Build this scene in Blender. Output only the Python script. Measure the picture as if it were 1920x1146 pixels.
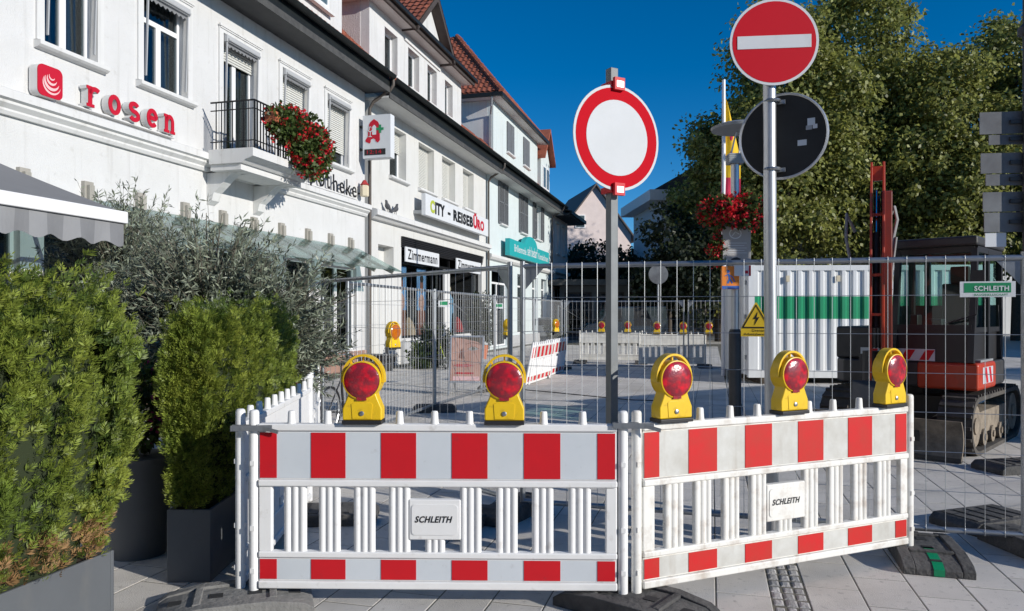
import bpy, bmesh, math, random
import numpy as np
from mathutils import Vector, Matrix

random.seed(7); RNG = np.random.default_rng(7)
sc = bpy.context.scene
for o in list(bpy.data.objects): bpy.data.objects.remove(o)

# ------------------------------------------------------------------ camera, sky, sun, exposure
F, CX, HY, H = 1400.0, 960.0, 590.0, 1.6          # photograph: focal length, centre, horizon (px), eye height (m)
cam = bpy.data.cameras.new('camera'); camo = bpy.data.objects.new('camera', cam)
sc.collection.objects.link(camo); sc.camera = camo
camo.location = (0, 0, H); camo.rotation_euler = (math.radians(90), 0, 0)
cam.sensor_width = 36; cam.lens = 36 * F / 1920; cam.shift_y = (HY - 573) / 1920
cam.clip_start = .05; cam.clip_end = 2000

SUN_AZ = math.atan2(.85, -.53); SUN_EL = math.radians(19.5)
world = bpy.data.worlds.new('World'); sc.world = world; world.use_nodes = True
wn = world.node_tree.nodes; wl = world.node_tree.links
sky = wn.new('ShaderNodeTexSky'); sky.sky_type = 'NISHITA'; sky.sun_disc = False
sky.sun_elevation = SUN_EL; sky.sun_rotation = SUN_AZ
sky.altitude = 2500; sky.air_density = 1.0; sky.dust_density = 0.0; sky.ozone_density = 3.6
hsv = wn.new('ShaderNodeHueSaturation'); hsv.inputs['Saturation'].default_value = 1.34
wl.new(sky.outputs[0], hsv.inputs['Color']); wl.new(hsv.outputs[0], wn['Background'].inputs['Color'])
wn['Background'].inputs['Strength'].default_value = 0.12
sl = bpy.data.lights.new('sun', 'SUN'); so = bpy.data.objects.new('sun', sl); sc.collection.objects.link(so)
sl.energy = 4.6; sl.angle = math.radians(.53); sl.color = (1, .95, .87)
sd = Vector((math.sin(SUN_AZ) * math.cos(SUN_EL), math.cos(SUN_AZ) * math.cos(SUN_EL), math.sin(SUN_EL)))
so.rotation_euler = sd.to_track_quat('Z', 'Y').to_euler(); so.location = sd * 60
sc.view_settings.view_transform = 'Standard'; sc.view_settings.look = 'None'
sc.view_settings.exposure = 0.0; sc.view_settings.gamma = 1

# ------------------------------------------------------------------ helpers
C = sc.collection
TH = math.atan(373 / 1400); S_, C_ = math.sin(TH), math.cos(TH); DW = 9.65   # street front: direction and distance
PHI = math.atan2(C_, S_)
def at(px, py, Y): return Vector(((px - CX) / F * Y, Y, H + (HY - py) / F * Y))
def gr(px, py, z=0.0):
    Y = (H - z) * F / (py - HY); return Vector(((px - CX) / F * Y, Y, z))
def W(u, y, z=0.0): return Vector((u * S_ - (DW + y) * C_, u * C_ + (DW + y) * S_, z))
def UV(v): return (v.x * S_ + v.y * C_, v.x * C_ - v.y * S_)      # street coordinates (along, towards the square)

def tag(o, label=None, cat=None, group=None, kind=None):
    if label: o['label'] = label
    if cat: o['category'] = cat
    if group: o['group'] = group
    if kind: o['kind'] = kind
    return o
U0 = {}
def thing(name, label, cat, loc=(0, 0, 0), rz=0.0, group=None):
    o = bpy.data.objects.new(name, None); C.objects.link(o); o.empty_display_size = .2
    o.location = loc; o.rotation_euler = (0, 0, rz)
    return tag(o, label, cat, group)
def house(name, label, cat, u0):
    o = thing(name, label, cat, W(u0, 0, 0), PHI); U0[o.name] = u0; return o
def copy_tree(o, parent=None):
    c = o.copy(); C.objects.link(c)
    if parent: c.parent = parent
    for ch in list(o.children): copy_tree(ch, c)
    return c

class MB:
    def __init__(s): s.v = []; s.f = []
    def add(s, vs, fs):
        n = len(s.v); s.v += [tuple(v) for v in vs]; s.f += [tuple(i + n for i in f) for f in fs]; return s
    def poly(s, pts): return s.add(pts, [tuple(range(len(pts)))])
    def box(s, x0, x1, y0, y1, z0, z1):
        return s.add([(x, y, z) for x in (x0, x1) for y in (y0, y1) for z in (z0, z1)],
                     [(0, 1, 3, 2), (4, 6, 7, 5), (0, 4, 5, 1), (2, 3, 7, 6), (0, 2, 6, 4), (1, 5, 7, 3)])
    def bar(s, a, b, w, t, up=(0, 0, 1)):
        a, b = Vector(a), Vector(b); d = (b - a).normalized(); u = Vector(up)
        if abs(d.dot(u)) > .98: u = Vector((1, 0, 0))
        x = d.cross(u).normalized(); y = x.cross(d).normalized(); vs = []
        for p in (a, b):
            for sx, sy in ((-1, -1), (1, -1), (1, 1), (-1, 1)): vs.append(p + x * sx * w / 2 + y * sy * t / 2)
        return s.add(vs, [(3, 2, 1, 0), (4, 5, 6, 7)] + [(i, (i + 1) % 4, (i + 1) % 4 + 4, i + 4) for i in range(4)])
    def prism(s, pts, y0, y1):                    # outline in x,z extruded along y
        n = len(pts); vs = [(x, y0, z) for x, z in pts] + [(x, y1, z) for x, z in pts]
        return s.add(vs, [tuple(range(n)), tuple(range(2 * n - 1, n - 1, -1))] + [(i + n, (i + 1) % n + n, (i + 1) % n, i) for i in range(n)])
    def prism_x(s, pts, x0, x1):                  # outline in y,z extruded along x
        n = len(pts); vs = [(x0, y, z) for y, z in pts] + [(x1, y, z) for y, z in pts]
        return s.add(vs, [tuple(range(n)), tuple(range(2 * n - 1, n - 1, -1))] + [(i + n, (i + 1) % n + n, (i + 1) % n, i) for i in range(n)])
    def tube(s, pts, r, n=8, closed=False):
        pts = [Vector(p) for p in pts]; m = len(pts); vs = []; fs = []
        rs = r if isinstance(r, (list, tuple)) else [r] * m; prev = None
        for i, p in enumerate(pts):
            if closed: d = pts[(i + 1) % m] - pts[i - 1]
            else: d = (pts[min(i + 1, m - 1)] - pts[max(i - 1, 0)])
            d = d.normalized()
            if prev is None:
                u = Vector((0, 0, 1)) if abs(d.z) < .9 else Vector((1, 0, 0)); x = d.cross(u).normalized()
            else: x = (prev - d * prev.dot(d)).normalized()
            prev = x; y = d.cross(x)
            for k in range(n):
                a = 2 * math.pi * k / n; vs.append(p + (x * math.cos(a) + y * math.sin(a)) * rs[i])
        for i in range(m if closed else m - 1):
            j = (i + 1) % m
            for k in range(n): fs.append((i * n + k, i * n + (k + 1) % n, j * n + (k + 1) % n, j * n + k))
        if not closed: fs += [tuple(range(n - 1, -1, -1)), tuple((m - 1) * n + k for k in range(n))]
        return s.add(vs, fs)
    def lathe(s, prof, n=24, M=None):             # prof (r, h) about z
        vs = []; fs = []
        for r, h in prof:
            for k in range(n):
                a = 2 * math.pi * k / n; vs.append(Vector((r * math.cos(a), r * math.sin(a), h)))
        for i in range(len(prof) - 1):
            for k in range(n): fs.append((i * n + k, i * n + (k + 1) % n, (i + 1) * n + (k + 1) % n, (i + 1) * n + k))
        fs += [tuple(range(n - 1, -1, -1)), tuple((len(prof) - 1) * n + k for k in range(n))]
        if M: vs = [M @ v for v in vs]
        return s.add(vs, fs)
    def ball(s, c, r, n=10, m=6):
        c = Vector(c); r = r if hasattr(r, '__len__') else (r, r, r); vs = []; fs = []
        for i in range(m + 1):
            t = math.pi * i / m
            for k in range(n):
                a = 2 * math.pi * k / n
                vs.append(c + Vector((r[0] * math.sin(t) * math.cos(a), r[1] * math.sin(t) * math.sin(a), r[2] * math.cos(t))))
        for i in range(m):
            for k in range(n): fs.append((i * n + k, (i + 1) * n + k, (i + 1) * n + (k + 1) % n, i * n + (k + 1) % n))
        return s.add(vs, fs)
    def ribbon(s, pts, w, y0, y1, closed=False):  # a flat stroke in x,z with thickness along y
        p = [Vector((x, z)) for x, z in pts]; m = len(p); L = []; R = []
        for i in range(m):
            d = (p[(i + 1) % m] - p[i - 1]) if closed else (p[min(i + 1, m - 1)] - p[max(i - 1, 0)])
            d.normalize(); nn = Vector((-d.y, d.x)); L.append(p[i] + nn * w / 2); R.append(p[i] - nn * w / 2)
        vs = []; fs = []
        for y in (y0, y1): vs += [(q.x, y, q.y) for q in L] + [(q.x, y, q.y) for q in R]
        for i in range(m if closed else m - 1):
            j = (i + 1) % m
            fs += [(i, j, m + j, m + i), (2 * m + i, 3 * m + i, 3 * m + j, 2 * m + j), (i, 2 * m + i, 2 * m + j, j), (m + i, m + j, 3 * m + j, 3 * m + i)]
        if not closed: fs += [(0, m, 3 * m, 2 * m), (m - 1, 3 * m - 1, 4 * m - 1, 2 * m - 1)]
        return s.add(vs, fs)
    def xf(s, M): s.v = [tuple(M @ Vector(v)) for v in s.v]; return s
    def mesh(s, name, off=(0, 0, 0)):
        me = bpy.data.meshes.new(name)
        me.from_pydata([(v[0] - off[0], v[1] - off[1], v[2] - off[2]) for v in s.v], [], s.f)
        bm = bmesh.new(); bm.from_mesh(me); bmesh.ops.recalc_face_normals(bm, faces=bm.faces); bm.to_mesh(me); bm.free()
        return me
    def build(s, name, mat, parent=None, smooth=False, bevel=0, loc=None, label=None, cat=None, group=None, kind=None):
        off = (0, 0, 0)
        if parent:
            r = parent
            while r.parent: r = r.parent
            if r.name in U0: off = (U0[r.name], 0, 0)
        if loc and not parent: off = loc
        me = s.mesh(name, off); me.materials.append(M[mat] if isinstance(mat, str) else mat)
        o = bpy.data.objects.new(name, me); C.objects.link(o)
        if parent: o.parent = parent
        if loc and not parent: o.location = loc
        if smooth:
            for p in me.polygons: p.use_smooth = True
            me.set_sharp_from_angle(angle=math.radians(40))
        if bevel:
            b = o.modifiers.new('bevel', 'BEVEL'); b.width = bevel; b.segments = 2; b.limit_method = 'ANGLE'; b.angle_limit = math.radians(40)
            for p in me.polygons: p.use_smooth = True
            b.harden_normals = True
        return tag(o, label, cat, group, kind)

def npmesh(name, V, Fq, mat, parent=None, smooth=False):
    me = bpy.data.meshes.new(name); n = len(Fq); k = Fq.shape[1]
    me.vertices.add(len(V)); me.vertices.foreach_set('co', V.astype(np.float32).ravel())
    me.loops.add(n * k); me.loops.foreach_set('vertex_index', Fq.astype(np.int32).ravel())
    me.polygons.add(n); me.polygons.foreach_set('loop_start', np.arange(0, n * k, k, dtype=np.int32))
    me.polygons.foreach_set('loop_total', np.full(n, k, dtype=np.int32)); me.update(calc_edges=True)
    me.materials.append(M[mat]); o = bpy.data.objects.new(name, me); C.objects.link(o)
    if parent: o.parent = parent
    return o
def nrm(a): return a / np.maximum(np.linalg.norm(a, axis=1, keepdims=True), 1e-6)
def leaves(name, P, D, L, Wd, mat, parent, fold=.15, Nh=None):
    """rhombic leaves: points P, directions D, length and width arrays"""
    n = len(P); D = nrm(D); R = nrm(RNG.normal(size=(n, 3)) if Nh is None else Nh)
    if Nh is not None: D = nrm(D - R * (D * R).sum(1, keepdims=True) * .85)
    Sd = nrm(np.cross(D, R)); N = np.cross(Sd, D)
    L = np.broadcast_to(L, (n,))[:, None]; Wd = np.broadcast_to(Wd, (n,))[:, None]
    a = P; t = P + D * L; l = P + D * L * .5 + Sd * Wd / 2 + N * Wd * fold; r = P + D * L * .5 - Sd * Wd / 2 + N * Wd * fold
    V = np.stack([a, l, t, r], 1).reshape(-1, 3); i = np.arange(n) * 4
    return npmesh(name, V, np.stack([i, i + 1, i + 2, i + 3], 1), mat, parent)

def text_mesh(s, w, h, shear=0, bold=0.0, extrude=.002, sp=1.0):
    cu = bpy.data.curves.new('t', 'FONT'); cu.body = s; cu.shear = shear; cu.offset = bold; cu.size = 1; cu.resolution_u = 3; cu.space_character = sp if sp != 1.0 else 1 + bold * 4
    to = bpy.data.objects.new('t', cu); C.objects.link(to)
    me = bpy.data.meshes.new_from_object(to); bpy.data.objects.remove(to); bpy.data.curves.remove(cu)
    V = [v.co.copy() for v in me.vertices]; fs = [tuple(p.vertices) for p in me.polygons]; bpy.data.meshes.remove(me)
    x0, x1 = min(v.x for v in V), max(v.x for v in V); y0, y1 = min(v.y for v in V), max(v.y for v in V)
    n = len(V); b = MB()
    P = [((v.x - x0) / (x1 - x0) * w, (v.y - y0) / (y1 - y0) * h) for v in V]
    b.add([(x, -extrude, z) for x, z in P], fs)
    if extrude > .004:
        cnt = {}
        for f in fs:
            for i in range(len(f)):
                e = (f[i], f[(i + 1) % len(f)]); cnt[tuple(sorted(e))] = cnt.get(tuple(sorted(e)), 0) + 1
        b.v += [(x, 0, z) for x, z in P]
        b.f += [(e[0], e[1], e[1] + n, e[0] + n) for e, c in cnt.items() if c == 1]
    return b

# ------------------------------------------------------------------ materials
M = {}
def mat(name, c, rough=.6, metal=0, c2=None, scale=6, mix=.5, bump=0, bscale=60, rnd=0, spec=.5, coat=0, detail=6, streak=None, contrast=(.35, .65)):
    m = bpy.data.materials.new(name); m.use_nodes = True; nt = m.node_tree; N = nt.nodes; Lk = nt.links
    b = N['Principled BSDF']; b.inputs['Roughness'].default_value = rough; b.inputs['Metallic'].default_value = metal
    b.inputs['Specular IOR Level'].default_value = spec; b.inputs['Coat Weight'].default_value = coat
    col = None; tc = N.new('ShaderNodeTexCoord')
    rgb = N.new('ShaderNodeRGB'); rgb.outputs[0].default_value = (*c, 1); col = rgb.outputs[0]
    vec = tc.outputs['Object']
    if c2 is not None:
        if streak:
            mp = N.new('ShaderNodeMapping'); mp.inputs['Scale'].default_value = streak; Lk.new(vec, mp.inputs[0]); v2 = mp.outputs[0]
        else: v2 = vec
        no = N.new('ShaderNodeTexNoise'); no.inputs['Scale'].default_value = scale; no.inputs['Detail'].default_value = detail
        no.inputs['Roughness'].default_value = .65; Lk.new(v2, no.inputs['Vector'])
        mr = N.new('ShaderNodeMapRange'); mr.inputs['From Min'].default_value = contrast[0]; mr.inputs['From Max'].default_value = contrast[1]
        mr.inputs['To Max'].default_value = mix; Lk.new(no.outputs['Fac'], mr.inputs['Value'])
        mx = N.new('ShaderNodeMix'); mx.data_type = 'RGBA'; Lk.new(mr.outputs[0], mx.inputs['Factor'])
        Lk.new(col, mx.inputs['A']); mx.inputs['B'].default_value = (*c2, 1); col = mx.outputs['Result']
    if rnd:
        ge = N.new('ShaderNodeNewGeometry'); oi = N.new('ShaderNodeObjectInfo'); ad = N.new('ShaderNodeMath'); ad.operation = 'ADD'
        Lk.new(ge.outputs['Random Per Island'], ad.inputs[0]); Lk.new(oi.outputs['Random'], ad.inputs[1])
        fr = N.new('ShaderNodeMath'); fr.operation = 'FRACT'; Lk.new(ad.outputs[0], fr.inputs[0])
        m2 = N.new('ShaderNodeMapRange'); m2.inputs['To Min'].default_value = 1 - rnd; m2.inputs['To Max'].default_value = 1 + rnd; Lk.new(fr.outputs[0], m2.inputs['Value'])
        hs = N.new('ShaderNodeHueSaturation'); Lk.new(m2.outputs[0], hs.inputs['Value']); Lk.new(col, hs.inputs['Color']); col = hs.outputs[0]
    Lk.new(col, b.inputs['Base Color'])
    if bump:
        nb = N.new('ShaderNodeTexNoise'); nb.inputs['Scale'].default_value = bscale; nb.inputs['Detail'].default_value = 4; Lk.new(vec, nb.inputs['Vector'])
        bp = N.new('ShaderNodeBump'); bp.inputs['Strength'].default_value = bump; bp.inputs['Distance'].default_value = .02
        Lk.new(nb.outputs['Fac'], bp.inputs['Height']); Lk.new(bp.outputs[0], b.inputs['Normal'])
    M[name] = m; return m
def leafmat(name, c, c2, trans=.35, rnd=.45, rough=.5):
    m = mat(name, c, rough, c2=c2, scale=1.7, mix=1, rnd=rnd, spec=.5); nt = m.node_tree; b = nt.nodes['Principled BSDF']
    src = b.inputs['Base Color'].links[0].from_socket
    tr = nt.nodes.new('ShaderNodeBsdfTranslucent'); nt.links.new(src, tr.inputs['Color'])
    ms = nt.nodes.new('ShaderNodeMixShader'); ms.inputs[0].default_value = trans
    nt.links.new(b.outputs[0], ms.inputs[1]); nt.links.new(tr.outputs[0], ms.inputs[2])
    nt.links.new(ms.outputs[0], nt.nodes['Material Output'].inputs['Surface']); return m
def glassmat(name, tint=(.9, .97, .97), gl=.12, rough=.02):
    m = bpy.data.materials.new(name); m.use_nodes = True; nt = m.node_tree; N = nt.nodes
    N.remove(N['Principled BSDF']); t = N.new('ShaderNodeBsdfTransparent'); t.inputs[0].default_value = (*tint, 1)
    g = N.new('ShaderNodeBsdfGlossy'); g.inputs['Roughness'].default_value = rough
    fr = N.new('ShaderNodeFresnel'); fr.inputs[0].default_value = 1.5
    ad = N.new('ShaderNodeMath'); ad.operation = 'MULTIPLY_ADD'; ad.inputs[1].default_value = .25; ad.inputs[2].default_value = gl - .01; nt.links.new(fr.outputs[0], ad.inputs[0])
    mx = N.new('ShaderNodeMixShader'); nt.links.new(ad.outputs[0], mx.inputs[0]); nt.links.new(t.outputs[0], mx.inputs[1]); nt.links.new(g.outputs[0], mx.inputs[2])
    nt.links.new(mx.outputs[0], N['Material Output'].inputs['Surface']); M[name] = m; return m

mat('plaster', (.63, .63, .625), .9, c2=(.50, .50, .48), scale=1.3, mix=.35, bump=.35, bscale=45)
mat('plaster_old', (.62, .62, .60), .9, c2=(.55, .54, .50), scale=2.2, mix=.4, bump=.3, bscale=40)
mat('plaster_mint', (.60, .665, .665), .9, c2=(.51, .575, .575), scale=1.1, mix=.4, bump=.25, bscale=40)
mat('plaster_pink', (.76, .65, .61), .9, c2=(.55, .46, .43), scale=1.5, mix=.4, bump=.25, bscale=40)
mat('plaster_grey', (.45, .47, .50), .9, c2=(.36, .38, .41), scale=1.5, mix=.4)
mat('rough_cast', (.55, .51, .50), .95, c2=(.45, .41, .40), scale=9, mix=.6, bump=.8, bscale=30)
mat('trim', (.65, .65, .64), .75, c2=(.6, .6, .58), scale=2.5, mix=.25)
mat('concrete', (.42, .43, .44), .9, c2=(.33, .33, .33), scale=4, mix=.6, bump=.2, bscale=30)
mat('sandstone', (.36, .22, .17), .85, c2=(.28, .16, .12), scale=5, mix=.7, bump=.2)
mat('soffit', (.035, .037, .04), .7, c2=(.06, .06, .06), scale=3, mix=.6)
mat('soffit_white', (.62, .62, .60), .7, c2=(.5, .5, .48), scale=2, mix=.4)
mat('fascia', (.05, .05, .05), .8, c2=(.10, .10, .095), scale=5, mix=.6, bump=.3, bscale=25)
mat('gutter', (.012, .014, .014), .5, c2=(.026, .03, .028), scale=5, mix=.6, metal=.3)
mat('pipe', (.09, .08, .07), .5, c2=(.16, .13, .11), scale=4, mix=.6, metal=.3)
mat('zinc', (.34, .36, .37), .55, metal=.25, c2=(.2, .21, .22), scale=4, mix=.5)
mat('post_steel', (.20, .215, .22), .6, metal=.2, c2=(.13, .14, .145), scale=6, mix=.6); mat('timber', (.045, .035, .032), .7, c2=(.08, .06, .05), scale=5, mix=.6)
mat('tile', (.33, .095, .05), .8, c2=(.19, .06, .04), scale=4, mix=.6, rnd=.22, bump=.2)
mat('tile_dark', (.10, .085, .08), .8, c2=(.06, .055, .05), scale=4, mix=.6, rnd=.2)
mat('frame', (.80, .80, .80), .35, c2=(.7, .7, .7), scale=3, mix=.3)
mat('dark', (.02, .021, .023), .9)
mat('interior', (.035, .036, .04), .9, c2=(.02, .02, .02), scale=1.2, mix=1)
mat('curtain', (.16, .165, .17), .9, c2=(.07, .07, .075), scale=9, streak=(3, 3, .05), mix=1, contrast=(.4, .6))
mat('blind', (.62, .62, .58), .6)
mat('blind_box', (.42, .43, .44), .45)
mat('shutter', (.15, .16, .17), .6, c2=(.11, .115, .12), scale=4, mix=.5)
glassmat('shop_glass', (.93, .95, .95), .04); glassmat('glass', (.62, .68, .70), .05); glassmat('canopy_glass', (.72, .86, .84), .22, .08); glassmat('cab_glass', (.62, .80, .76), .04)
mat('iron', (.02, .021, .023), .45, metal=.5)
mat('steel', (.42, .44, .46), .38, metal=.85, c2=(.27, .29, .31), scale=9, mix=.6)
mat('wire', (.50, .52, .54), .4, metal=.8)
mat('alu', (.60, .61, .62), .35, metal=.7, c2=(.45, .46, .47), scale=7, mix=.5)
mat('plastic_white', (.80, .80, .80), .42, c2=(.68, .68, .66), scale=5, mix=.35)
mat('plastic_dirty', (.77, .76, .72), .5, c2=(.30, .20, .12), scale=9, mix=.6, contrast=(.5, .78), detail=9)
mat('plastic_old', (.80, .79, .74), .55, c2=(.5, .47, .4), scale=4, mix=.6)
mat('foil_white', (.60, .64, .68), .3, c2=(.52, .56, .60), scale=3, mix=.5)
mat('foil_dirty', (.62, .62, .59), .4, c2=(.42, .40, .35), scale=6, mix=.6)
mat('foil_red', (.58, .010, .018), .5, c2=(.48, .012, .02), scale=4, mix=.5, spec=.3)
mat('foil_red_dirty', (.58, .014, .016), .5, c2=(.42, .04, .025), scale=7, mix=.6, spec=.3)
mat('lamp_yellow', (.80, .53, .015), .38, c2=(.70, .42, .01), scale=6, mix=.5)
mat('lens_red', (.24, .018, .030), .2, c2=(.75, .008, .025), scale=17, mix=.95, coat=.4, detail=2, contrast=(.46, .70), bump=.12, bscale=90)  # bright red patches put sunlit inner glints into the lens colour
mat('lens_amber', (.55, .16, .01), .15, c2=(.35, .07, .005), scale=14, mix=.8, coat=.5)
mat('rubber', (.05, .05, .05), .9, c2=(.12, .115, .11), scale=7, mix=.7, bump=.5, bscale=35)
mat('rubber_pale', (.24, .235, .225), .95, c2=(.13, .13, .125), scale=6, mix=.7, bump=.5, bscale=35)
mat('black_plastic', (.018, .018, .02), .45)
mat('sign_white', (.66, .68, .70), .5, c2=(.60, .62, .64), scale=3, mix=.4, spec=.3)
mat('sign_red', (.56, .006, .018), .55, c2=(.50, .006, .016), scale=3, mix=.4, spec=.25)
mat('sign_face', (.58, .60, .62), .6, c2=(.52, .54, .55), scale=4, mix=.6, spec=.1); mat('sign_ring', (.50, .006, .016), .7, c2=(.43, .008, .016), scale=4, mix=.6, spec=.05)
mat('sign_back', (.03, .03, .03), .8, spec=.2, c2=(.05, .052, .054), scale=3, mix=.5)
mat('sign_grey', (.17, .18, .19), .5, c2=(.07, .07, .075), scale=1.6, mix=.9)
mat('print_red', (.50, .010, .03), .5, spec=.3); mat('print_black', (.012, .012, .014), .5); mat('print_green', (.012, .25, .10), .45)
mat('print_darkgreen', (.0, .22, .09), .45); mat('print_yellow', (.75, .52, .03), .45); mat('print_teal', (.02, .36, .37), .5)
mat('print_orange', (.75, .22, .02), .5); mat('print_blue', (.03, .12, .42), .5); mat('print_lime', (.42, .48, .05), .5)
mat('pale_pink', (.78, .50, .50), .4)
mat('skin_print', (.42, .23, .18), .4, c2=(.58, .36, .29), scale=2.2, mix=.9, detail=2)
mat('skin_shadow', (.20, .09, .07), .4, c2=(.30, .15, .11), scale=3, mix=.8, detail=2); mat('lip_print', (.45, .10, .10), .4); mat('brow_print', (.28, .16, .12), .4)
mat('paper_grey', (.36, .35, .34), .6, c2=(.30, .29, .29), scale=4, mix=.5)
mat('sky_print', (.14, .30, .55), .4, c2=(.22, .42, .66), scale=2, mix=.8)
mat('cloth_blue', (.10, .25, .42), .8, c2=(.2, .4, .55), scale=7, mix=.7); mat('cloth_red', (.38, .03, .03), .8); mat('cloth_tan', (.42, .32, .22), .8)
mat('planter', (.105, .115, .125), .55, c2=(.085, .092, .10), scale=3, mix=.5)
mat('soil', (.05, .035, .025), .95)
mat('awning', (.20, .205, .215), .9, c2=(.17, .172, .18), scale=2, mix=.5)
mat('awning_light', (.27, .275, .285), .9, c2=(.22, .222, .23), scale=2, mix=.5)
mat('bark', (.10, .08, .06), .9, c2=(.05, .04, .03), scale=9, mix=.8, bump=.6, bscale=20)
mat('bark_olive', (.16, .14, .11), .9, c2=(.09, .08, .06), scale=9, mix=.8, bump=.6, bscale=20)
leafmat('leaf_thuja', (.29, .33, .05), (.15, .22, .035), .35, .45)
leafmat('leaf_thuja_deep', (.10, .15, .022), (.06, .10, .02), .3, .45)  # darker copy for inner sprays; recess shade put into the colour
leafmat('leaf_dry', (.42, .26, .12), (.28, .16, .07), .3, .4)
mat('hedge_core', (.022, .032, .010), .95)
leafmat('leaf_olive', (.27, .30, .22), (.14, .17, .12), .2, .55, .45)
leafmat('leaf_plane', (.31, .31, .08), (.18, .21, .055), .45, .55, .5)
leafmat('leaf_dark', (.03, .042, .014), (.02, .03, .012), .25, .5)
leafmat('leaf_green', (.09, .13, .03), (.05, .085, .02), .3, .5)
leafmat('blossom', (.72, .022, .03), (.52, .012, .03), .3, .3); leafmat('blossom_pink', (.50, .06, .20), (.35, .03, .12), .3, .3)
mat('terracotta', (.42, .13, .06), .8)
mat('slab', (.63, .60, .555), .9, c2=(.50, .475, .44), scale=3.2, mix=.55, rnd=.07, bump=.35, bscale=150)
mat('cobble', (.42, .41, .40), .9, c2=(.27, .26, .25), scale=12, mix=.7, rnd=.2, bump=.5, bscale=60)
mat('joint', (.10, .095, .08), .95, c2=(.17, .16, .12), scale=9, mix=.7)
mat('ground_far', (.50, .48, .45), .9, c2=(.40, .385, .365), scale=1.2, mix=.6)
mat('container', (.72, .74, .75), .55, c2=(.55, .54, .50), scale=2.2, mix=.35, streak=(1, 1, .25))
mat('container_dark', (.05, .055, .055), .7)
mat('paint_green', (.004, .27, .12), .5, c2=(.01, .22, .10), scale=2.2, mix=.4)
mat('digger_red', (.50, .045, .010), .38, c2=(.38, .04, .014), scale=4, mix=.5, coat=.2)
mat('digger_red_shaded', (.22, .03, .014), .5, c2=(.12, .03, .02), scale=5, mix=.7); mat('digger_grey', (.03, .031, .033), .5, c2=(.06, .058, .055), scale=5, mix=.6)  # boom colour is a darker copy of the digger red, its shade painted in
mat('digger_mud', (.30, .25, .19), .9, c2=(.12, .10, .08), scale=6, mix=.8, bump=.4)
mat('track', (.045, .043, .04), .85, c2=(.12, .105, .09), scale=5, mix=.7)
mat('hose', (.25, .25, .25), .5); mat('chrome', (.7, .7, .7), .15, metal=1)
mat('flag_yellow', (.80, .50, .01), .8); mat('flag_red', (.55, .02, .07), .8)
mat('bike_lime', (.50, .62, .02), .4); mat('bike_dark', (.03, .03, .033), .45); mat('bike_red', (.28, .03, .03), .45)
mat('feather', (.09, .095, .105), .7, c2=(.04, .04, .045), scale=20, mix=.8)
mat('car_dark', (.025, .03, .04), .25, coat=.6); mat('car_grey', (.22, .23, .24), .3, metal=.4, coat=.5)
mat('bracket_paint', (.36, .34, .30), .7, c2=(.26, .25, .22), scale=5, mix=.6); mat('cream', (.66, .58, .42), .7)
mat('lens_plain', (.55, .6, .62), .2); mat('rear_red', (.3, .01, .01), .3)

def wear(name, color, vscale, scale, lo, hi, amt, kind='noise'):
    nt = M[name].node_tree; N = nt.nodes; b = N['Principled BSDF']; src = b.inputs['Base Color'].links[0].from_socket
    tc = N.new('ShaderNodeTexCoord'); mp = N.new('ShaderNodeMapping'); mp.inputs['Scale'].default_value = vscale; nt.links.new(tc.outputs['Object'], mp.inputs[0])
    t = N.new('ShaderNodeTexNoise' if kind == 'noise' else 'ShaderNodeTexVoronoi'); t.inputs['Scale'].default_value = scale; nt.links.new(mp.outputs[0], t.inputs['Vector'])
    if kind == 'noise': t.inputs['Detail'].default_value = 5
    else: t.inputs['Randomness'].default_value = 1
    mr = N.new('ShaderNodeMapRange'); mr.inputs['From Min'].default_value = lo; mr.inputs['From Max'].default_value = hi; mr.inputs['To Min'].default_value = 0; mr.inputs['To Max'].default_value = amt
    nt.links.new(t.outputs['Fac' if kind == 'noise' else 'Distance'], mr.inputs['Value']); mx = N.new('ShaderNodeMix'); mx.data_type = 'RGBA'
    nt.links.new(mr.outputs[0], mx.inputs['Factor']); nt.links.new(src, mx.inputs['A']); mx.inputs['B'].default_value = (*color, 1); nt.links.new(mx.outputs['Result'], b.inputs['Base Color'])
for n_ in ('plaster', 'plaster_old', 'plaster_mint', 'trim'): wear(n_, (.33, .32, .29), (5, 5, .35), 1.6, .55, .85, .5); wear(n_, (.40, .39, .36), (1, 1, 1), 7, .62, .75, .35)
wear('slab', (.30, .27, .22), (1, 1, 1), .9, .5, .72, .55); wear('slab', (.16, .155, .15), (1, 1, 1), 2.6, .06, .035, .75, 'voronoi'); wear('slab', (.22, .21, .20), (1, 1, 1), 22, .6, .72, .5); wear('slab', (.62, .58, .50), (1, 1, 1), 3.3, .6, .8, .5)
wear('plastic_white', (.40, .37, .32), (1, 1, 1), 16, .63, .8, .5); wear('plastic_dirty', (.26, .17, .10), (9, 9, .7), 2.2, .58, .85, .6); wear('foil_white', (.42, .43, .44), (1, 1, 1), 24, .66, .8, .5); wear('foil_red', (.34, .03, .035), (1, 1, 1), 20, .66, .8, .6)
wear('foil_dirty', (.36, .31, .25), (6, 6, 1), 2.5, .55, .8, .6); wear('lamp_yellow', (.34, .23, .03), (1, 1, 1), 26, .58, .78, .6); wear('digger_red', (.16, .06, .03), (1, 1, 1), 6, .58, .75, .6); wear('sign_white', (.42, .42, .40), (1, 1, .4), 6, .62, .85, .4); wear('planter', (.17, .165, .15), (1, 1, .4), 5, .58, .8, .5)
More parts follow.
